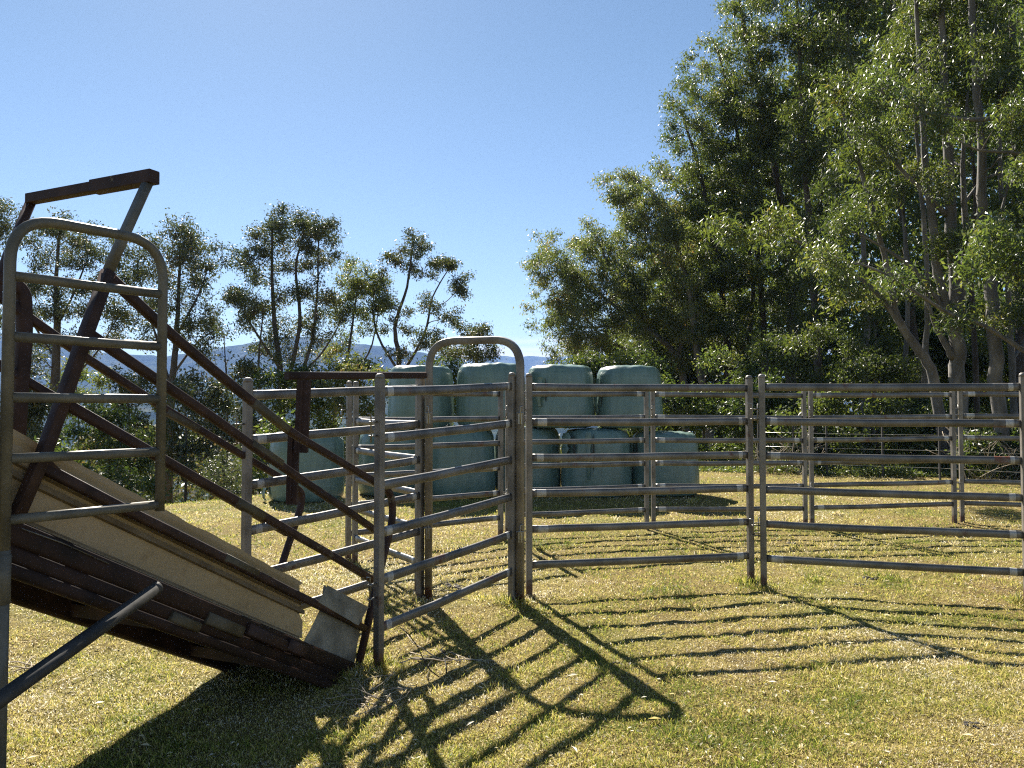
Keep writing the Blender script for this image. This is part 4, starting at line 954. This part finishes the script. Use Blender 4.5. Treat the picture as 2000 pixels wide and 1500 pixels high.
n = 45000; pxs = NR.uniform(-500, 1150, n); dd = NR.uniform(34, 60, n); pys = NR.uniform(0, 1, n) ** 1.2 * 200 + 850 + 26 * np.array([noise.noise(Vector((a_ * .012, 3, 3))) for a_ in pxs]) * 2
cn = np.array([P(a_, b_, c_) for a_, b_, c_ in zip(pxs, pys, dd)]); dr = NR.normal(size=(n, 3)); dr /= np.linalg.norm(dr, axis=1, keepdims=True); s_ = np.cross(dr, NR.normal(size=(n, 3))); s_ /= np.linalg.norm(s_, axis=1, keepdims=True)
o = np_mesh('valley_wood', np.stack([cn, cn + dr * .16 + s_ * .09, cn + dr * .40, cn + dr * .16 - s_ * .09], 1).reshape(-1, 3), np.arange(n * 4).reshape(n, 4), M['leaf_left'], False, NR.uniform(0, 1, n)); tag(o, 'dense scrub filling the slope below the gum trees', 'scrub', kind='stuff')

# weeds at the foot of the forest
n = 26000; px_ = NR.uniform(1330, 2250, n); d = NR.uniform(17.0, 19.2, n) - np.interp(px_, [1330, 1700, 2250], [-1.5, 0, .6]); x = (px_ - 1000) / 1500 * d; z = gz_np(x, d)
hh = np.array([max(.05, .16 + .35 * noise.noise(Vector((a_ * .9, b_ * .9, 1)))) for a_, b_ in zip(x, d)]) * NR.random(n)
c = np.stack([x, d, z + hh], 1); dr = NR.normal(size=(n, 3)); dr[:, 2] = np.abs(dr[:, 2]) * .6; dr /= np.linalg.norm(dr, axis=1, keepdims=True); s_ = np.cross(dr, NR.normal(size=(n, 3))); s_ /= np.linalg.norm(s_, axis=1, keepdims=True)
o = np_mesh('undergrowth', np.stack([c, c + dr * .04 + s_ * .014, c + dr * .10, c + dr * .04 - s_ * .014], 1).reshape(-1, 3), np.arange(n * 4).reshape(n, 4), M['leaf_bright'], False, NR.uniform(0, 1, n))
tag(o, 'low weeds and ferns along the foot of the forest', 'undergrowth', kind='stuff')

# ------------------------------------------------------------------ wire fence before the forest
wf = thing('wire_fence', 'wire paddock fence on thin black posts before the forest', 'fence', (P(1833, 915, 16.5).x, 16.5, 0))
fp = [(1480, 18.3), (1548, 17.9), (1613, 17.5), (1722, 17.0), (1833, 16.4), (1998, 15.3), (2160, 14.3)]
tops = []
for (px, d) in fp:
    x = XY(px, d); z = gz(x, d); mb = MB(); mb.box((x, d, z + .6), .035, .035, 1.25); mb.build('fence_post', M['star'], wf); tops.append(Vector((x, d, z)))
for h in (.25, .62, .95, 1.18):
    MB().tube([p_ + Vector((0, -.02, h)) for p_ in tops], .0035, 4).build('wire', M['wire'], wf)

# ------------------------------------------------------------------ small things on the grass
def dung(label, px, py, size, seed):
    d = CAM_H * 1500 / (py - 798); x = XY(px, d); z = gz(x, d); mb = MB(); rb = random.Random(seed)
    for k in range(9):
        cx, cyy = x + rb.uniform(-1, 1) * size, d + rb.uniform(-1, 1) * size; r_ = size * rb.uniform(.25, .5); vs = []; fs = []
        for i in range(5):
            for j in range(8):
                ph = math.pi / 2 * i / 4.4; a_ = j * math.pi / 4
                w_ = 1 + .35 * noise.noise(Vector((i, j * 1.3, seed + k)))
                vs.append((cx + r_ * w_ * math.cos(ph) * math.cos(a_), cyy + r_ * w_ * math.cos(ph) * math.sin(a_), z - .005 + r_ * .75 * w_ * math.sin(ph)))
        for i in range(4):
            for j in range(8): fs.append((i * 8 + j, i * 8 + (j + 1) % 8, (i + 1) * 8 + (j + 1) % 8, (i + 1) * 8 + j))
        fs.append(tuple(32 + j for j in range(8))); mb.add(vs, fs, True)
    o = mb.build('dung_pat', M['dung'], None, (x, d, z)); tag(o, label, 'dung', 'dung pats on the grass')
dung('dark dung pat under the lowest rail inside the race', 888, 1142, .075, 1)
dung('largest dark dung pat under the right front panel', 1699, 1128, .06, 2)
dung('small dark dung pat left of the largest one under the right front panel', 1675, 1142, .035, 3)
dung('dark dung pat far right below the bottom rail', 1876, 1121, .03, 4)
dung('dark clod on the open grass at lower right', 1888, 1406, .035, 5)
dung('dark dung pat lying at the end of the arch leg shadow', 1205, 1287, .03, 6)
dung('dark clod in the round yard behind the middle of the right front panel', 1545, 1060, .06, 7)
def twigs(name, label, px, py, n, ln, spread, seed, rr=.0022, mat='wood'):
    d = CAM_H * 1500 / (py - 798); x = XY(px, d); z = gz(x, d); mb = MB(); rb = random.Random(seed)
    for k in range(n):
        a_ = rb.uniform(0, 6.28); p_ = Vector((x + rb.gauss(0, spread), d + rb.gauss(0, spread), z + .012)); dr = Vector((math.cos(a_), math.sin(a_), rb.uniform(.0, .5))); pts = [p_]
        for i in range(5):
            dr = (dr + Vector((rb.uniform(-.4, .4), rb.uniform(-.4, .4), rb.uniform(-.3, .12)))).normalized(); q_ = pts[-1] + dr * ln / 5 * rb.uniform(.7, 1.2); q_.z = max(q_.z, z + .008); pts.append(q_)
        mb.tube(pts, rr, 4)
    o = mb.build(name, M[mat], None, (x, d, z)); tag(o, label, 'twigs', 'dead twigs on the grass')
twigs('dead_twigs', 'tangle of pale dry stalks at the foot of the ramp', 722, 1338, 40, .20, .10, 1)
twigs('fallen_branch', 'pale curled twigs on the grass inside the race', 885, 1272, 9, .32, .06, 2, .004)
twigs('fallen_branch', 'thin dark stick right of the nearest post', 840, 1300, 4, .4, .05, 3, .003, 'dung')
twigs('dead_twigs', 'twigs around the dung inside the race', 870, 1150, 14, .2, .08, 4, .003, 'dung')
twigs('dead_twigs', 'pale twig scrap on the grass far left under the support pole', 78, 1275, 10, .14, .03, 5, .004)

# ------------------------------------------------------------------ haze
hz = MB().box((0, 3000, 135), 15000, 7600, 590).build('haze', None or M['hill'])
m_ = bpy.data.materials.new('haze_air'); m_.use_nodes = True; nn = m_.node_tree.nodes; nn.remove(nn['Principled BSDF'])
pv = nn.new('ShaderNodeVolumePrincipled'); pv.inputs['Color'].default_value = (.30, .50, 1.0, 1); pv.inputs['Density'].default_value = .00015
m_.cycles.homogeneous_volume = True
m_.node_tree.links.new(pv.outputs['Volume'], nn['Material Output'].inputs['Volume'])
hz.data.materials.clear(); hz.data.materials.append(m_); tag(hz, kind='stuff', label='thin blue air haze over the whole valley', cat='haze')
print('leaves', NLEAF)
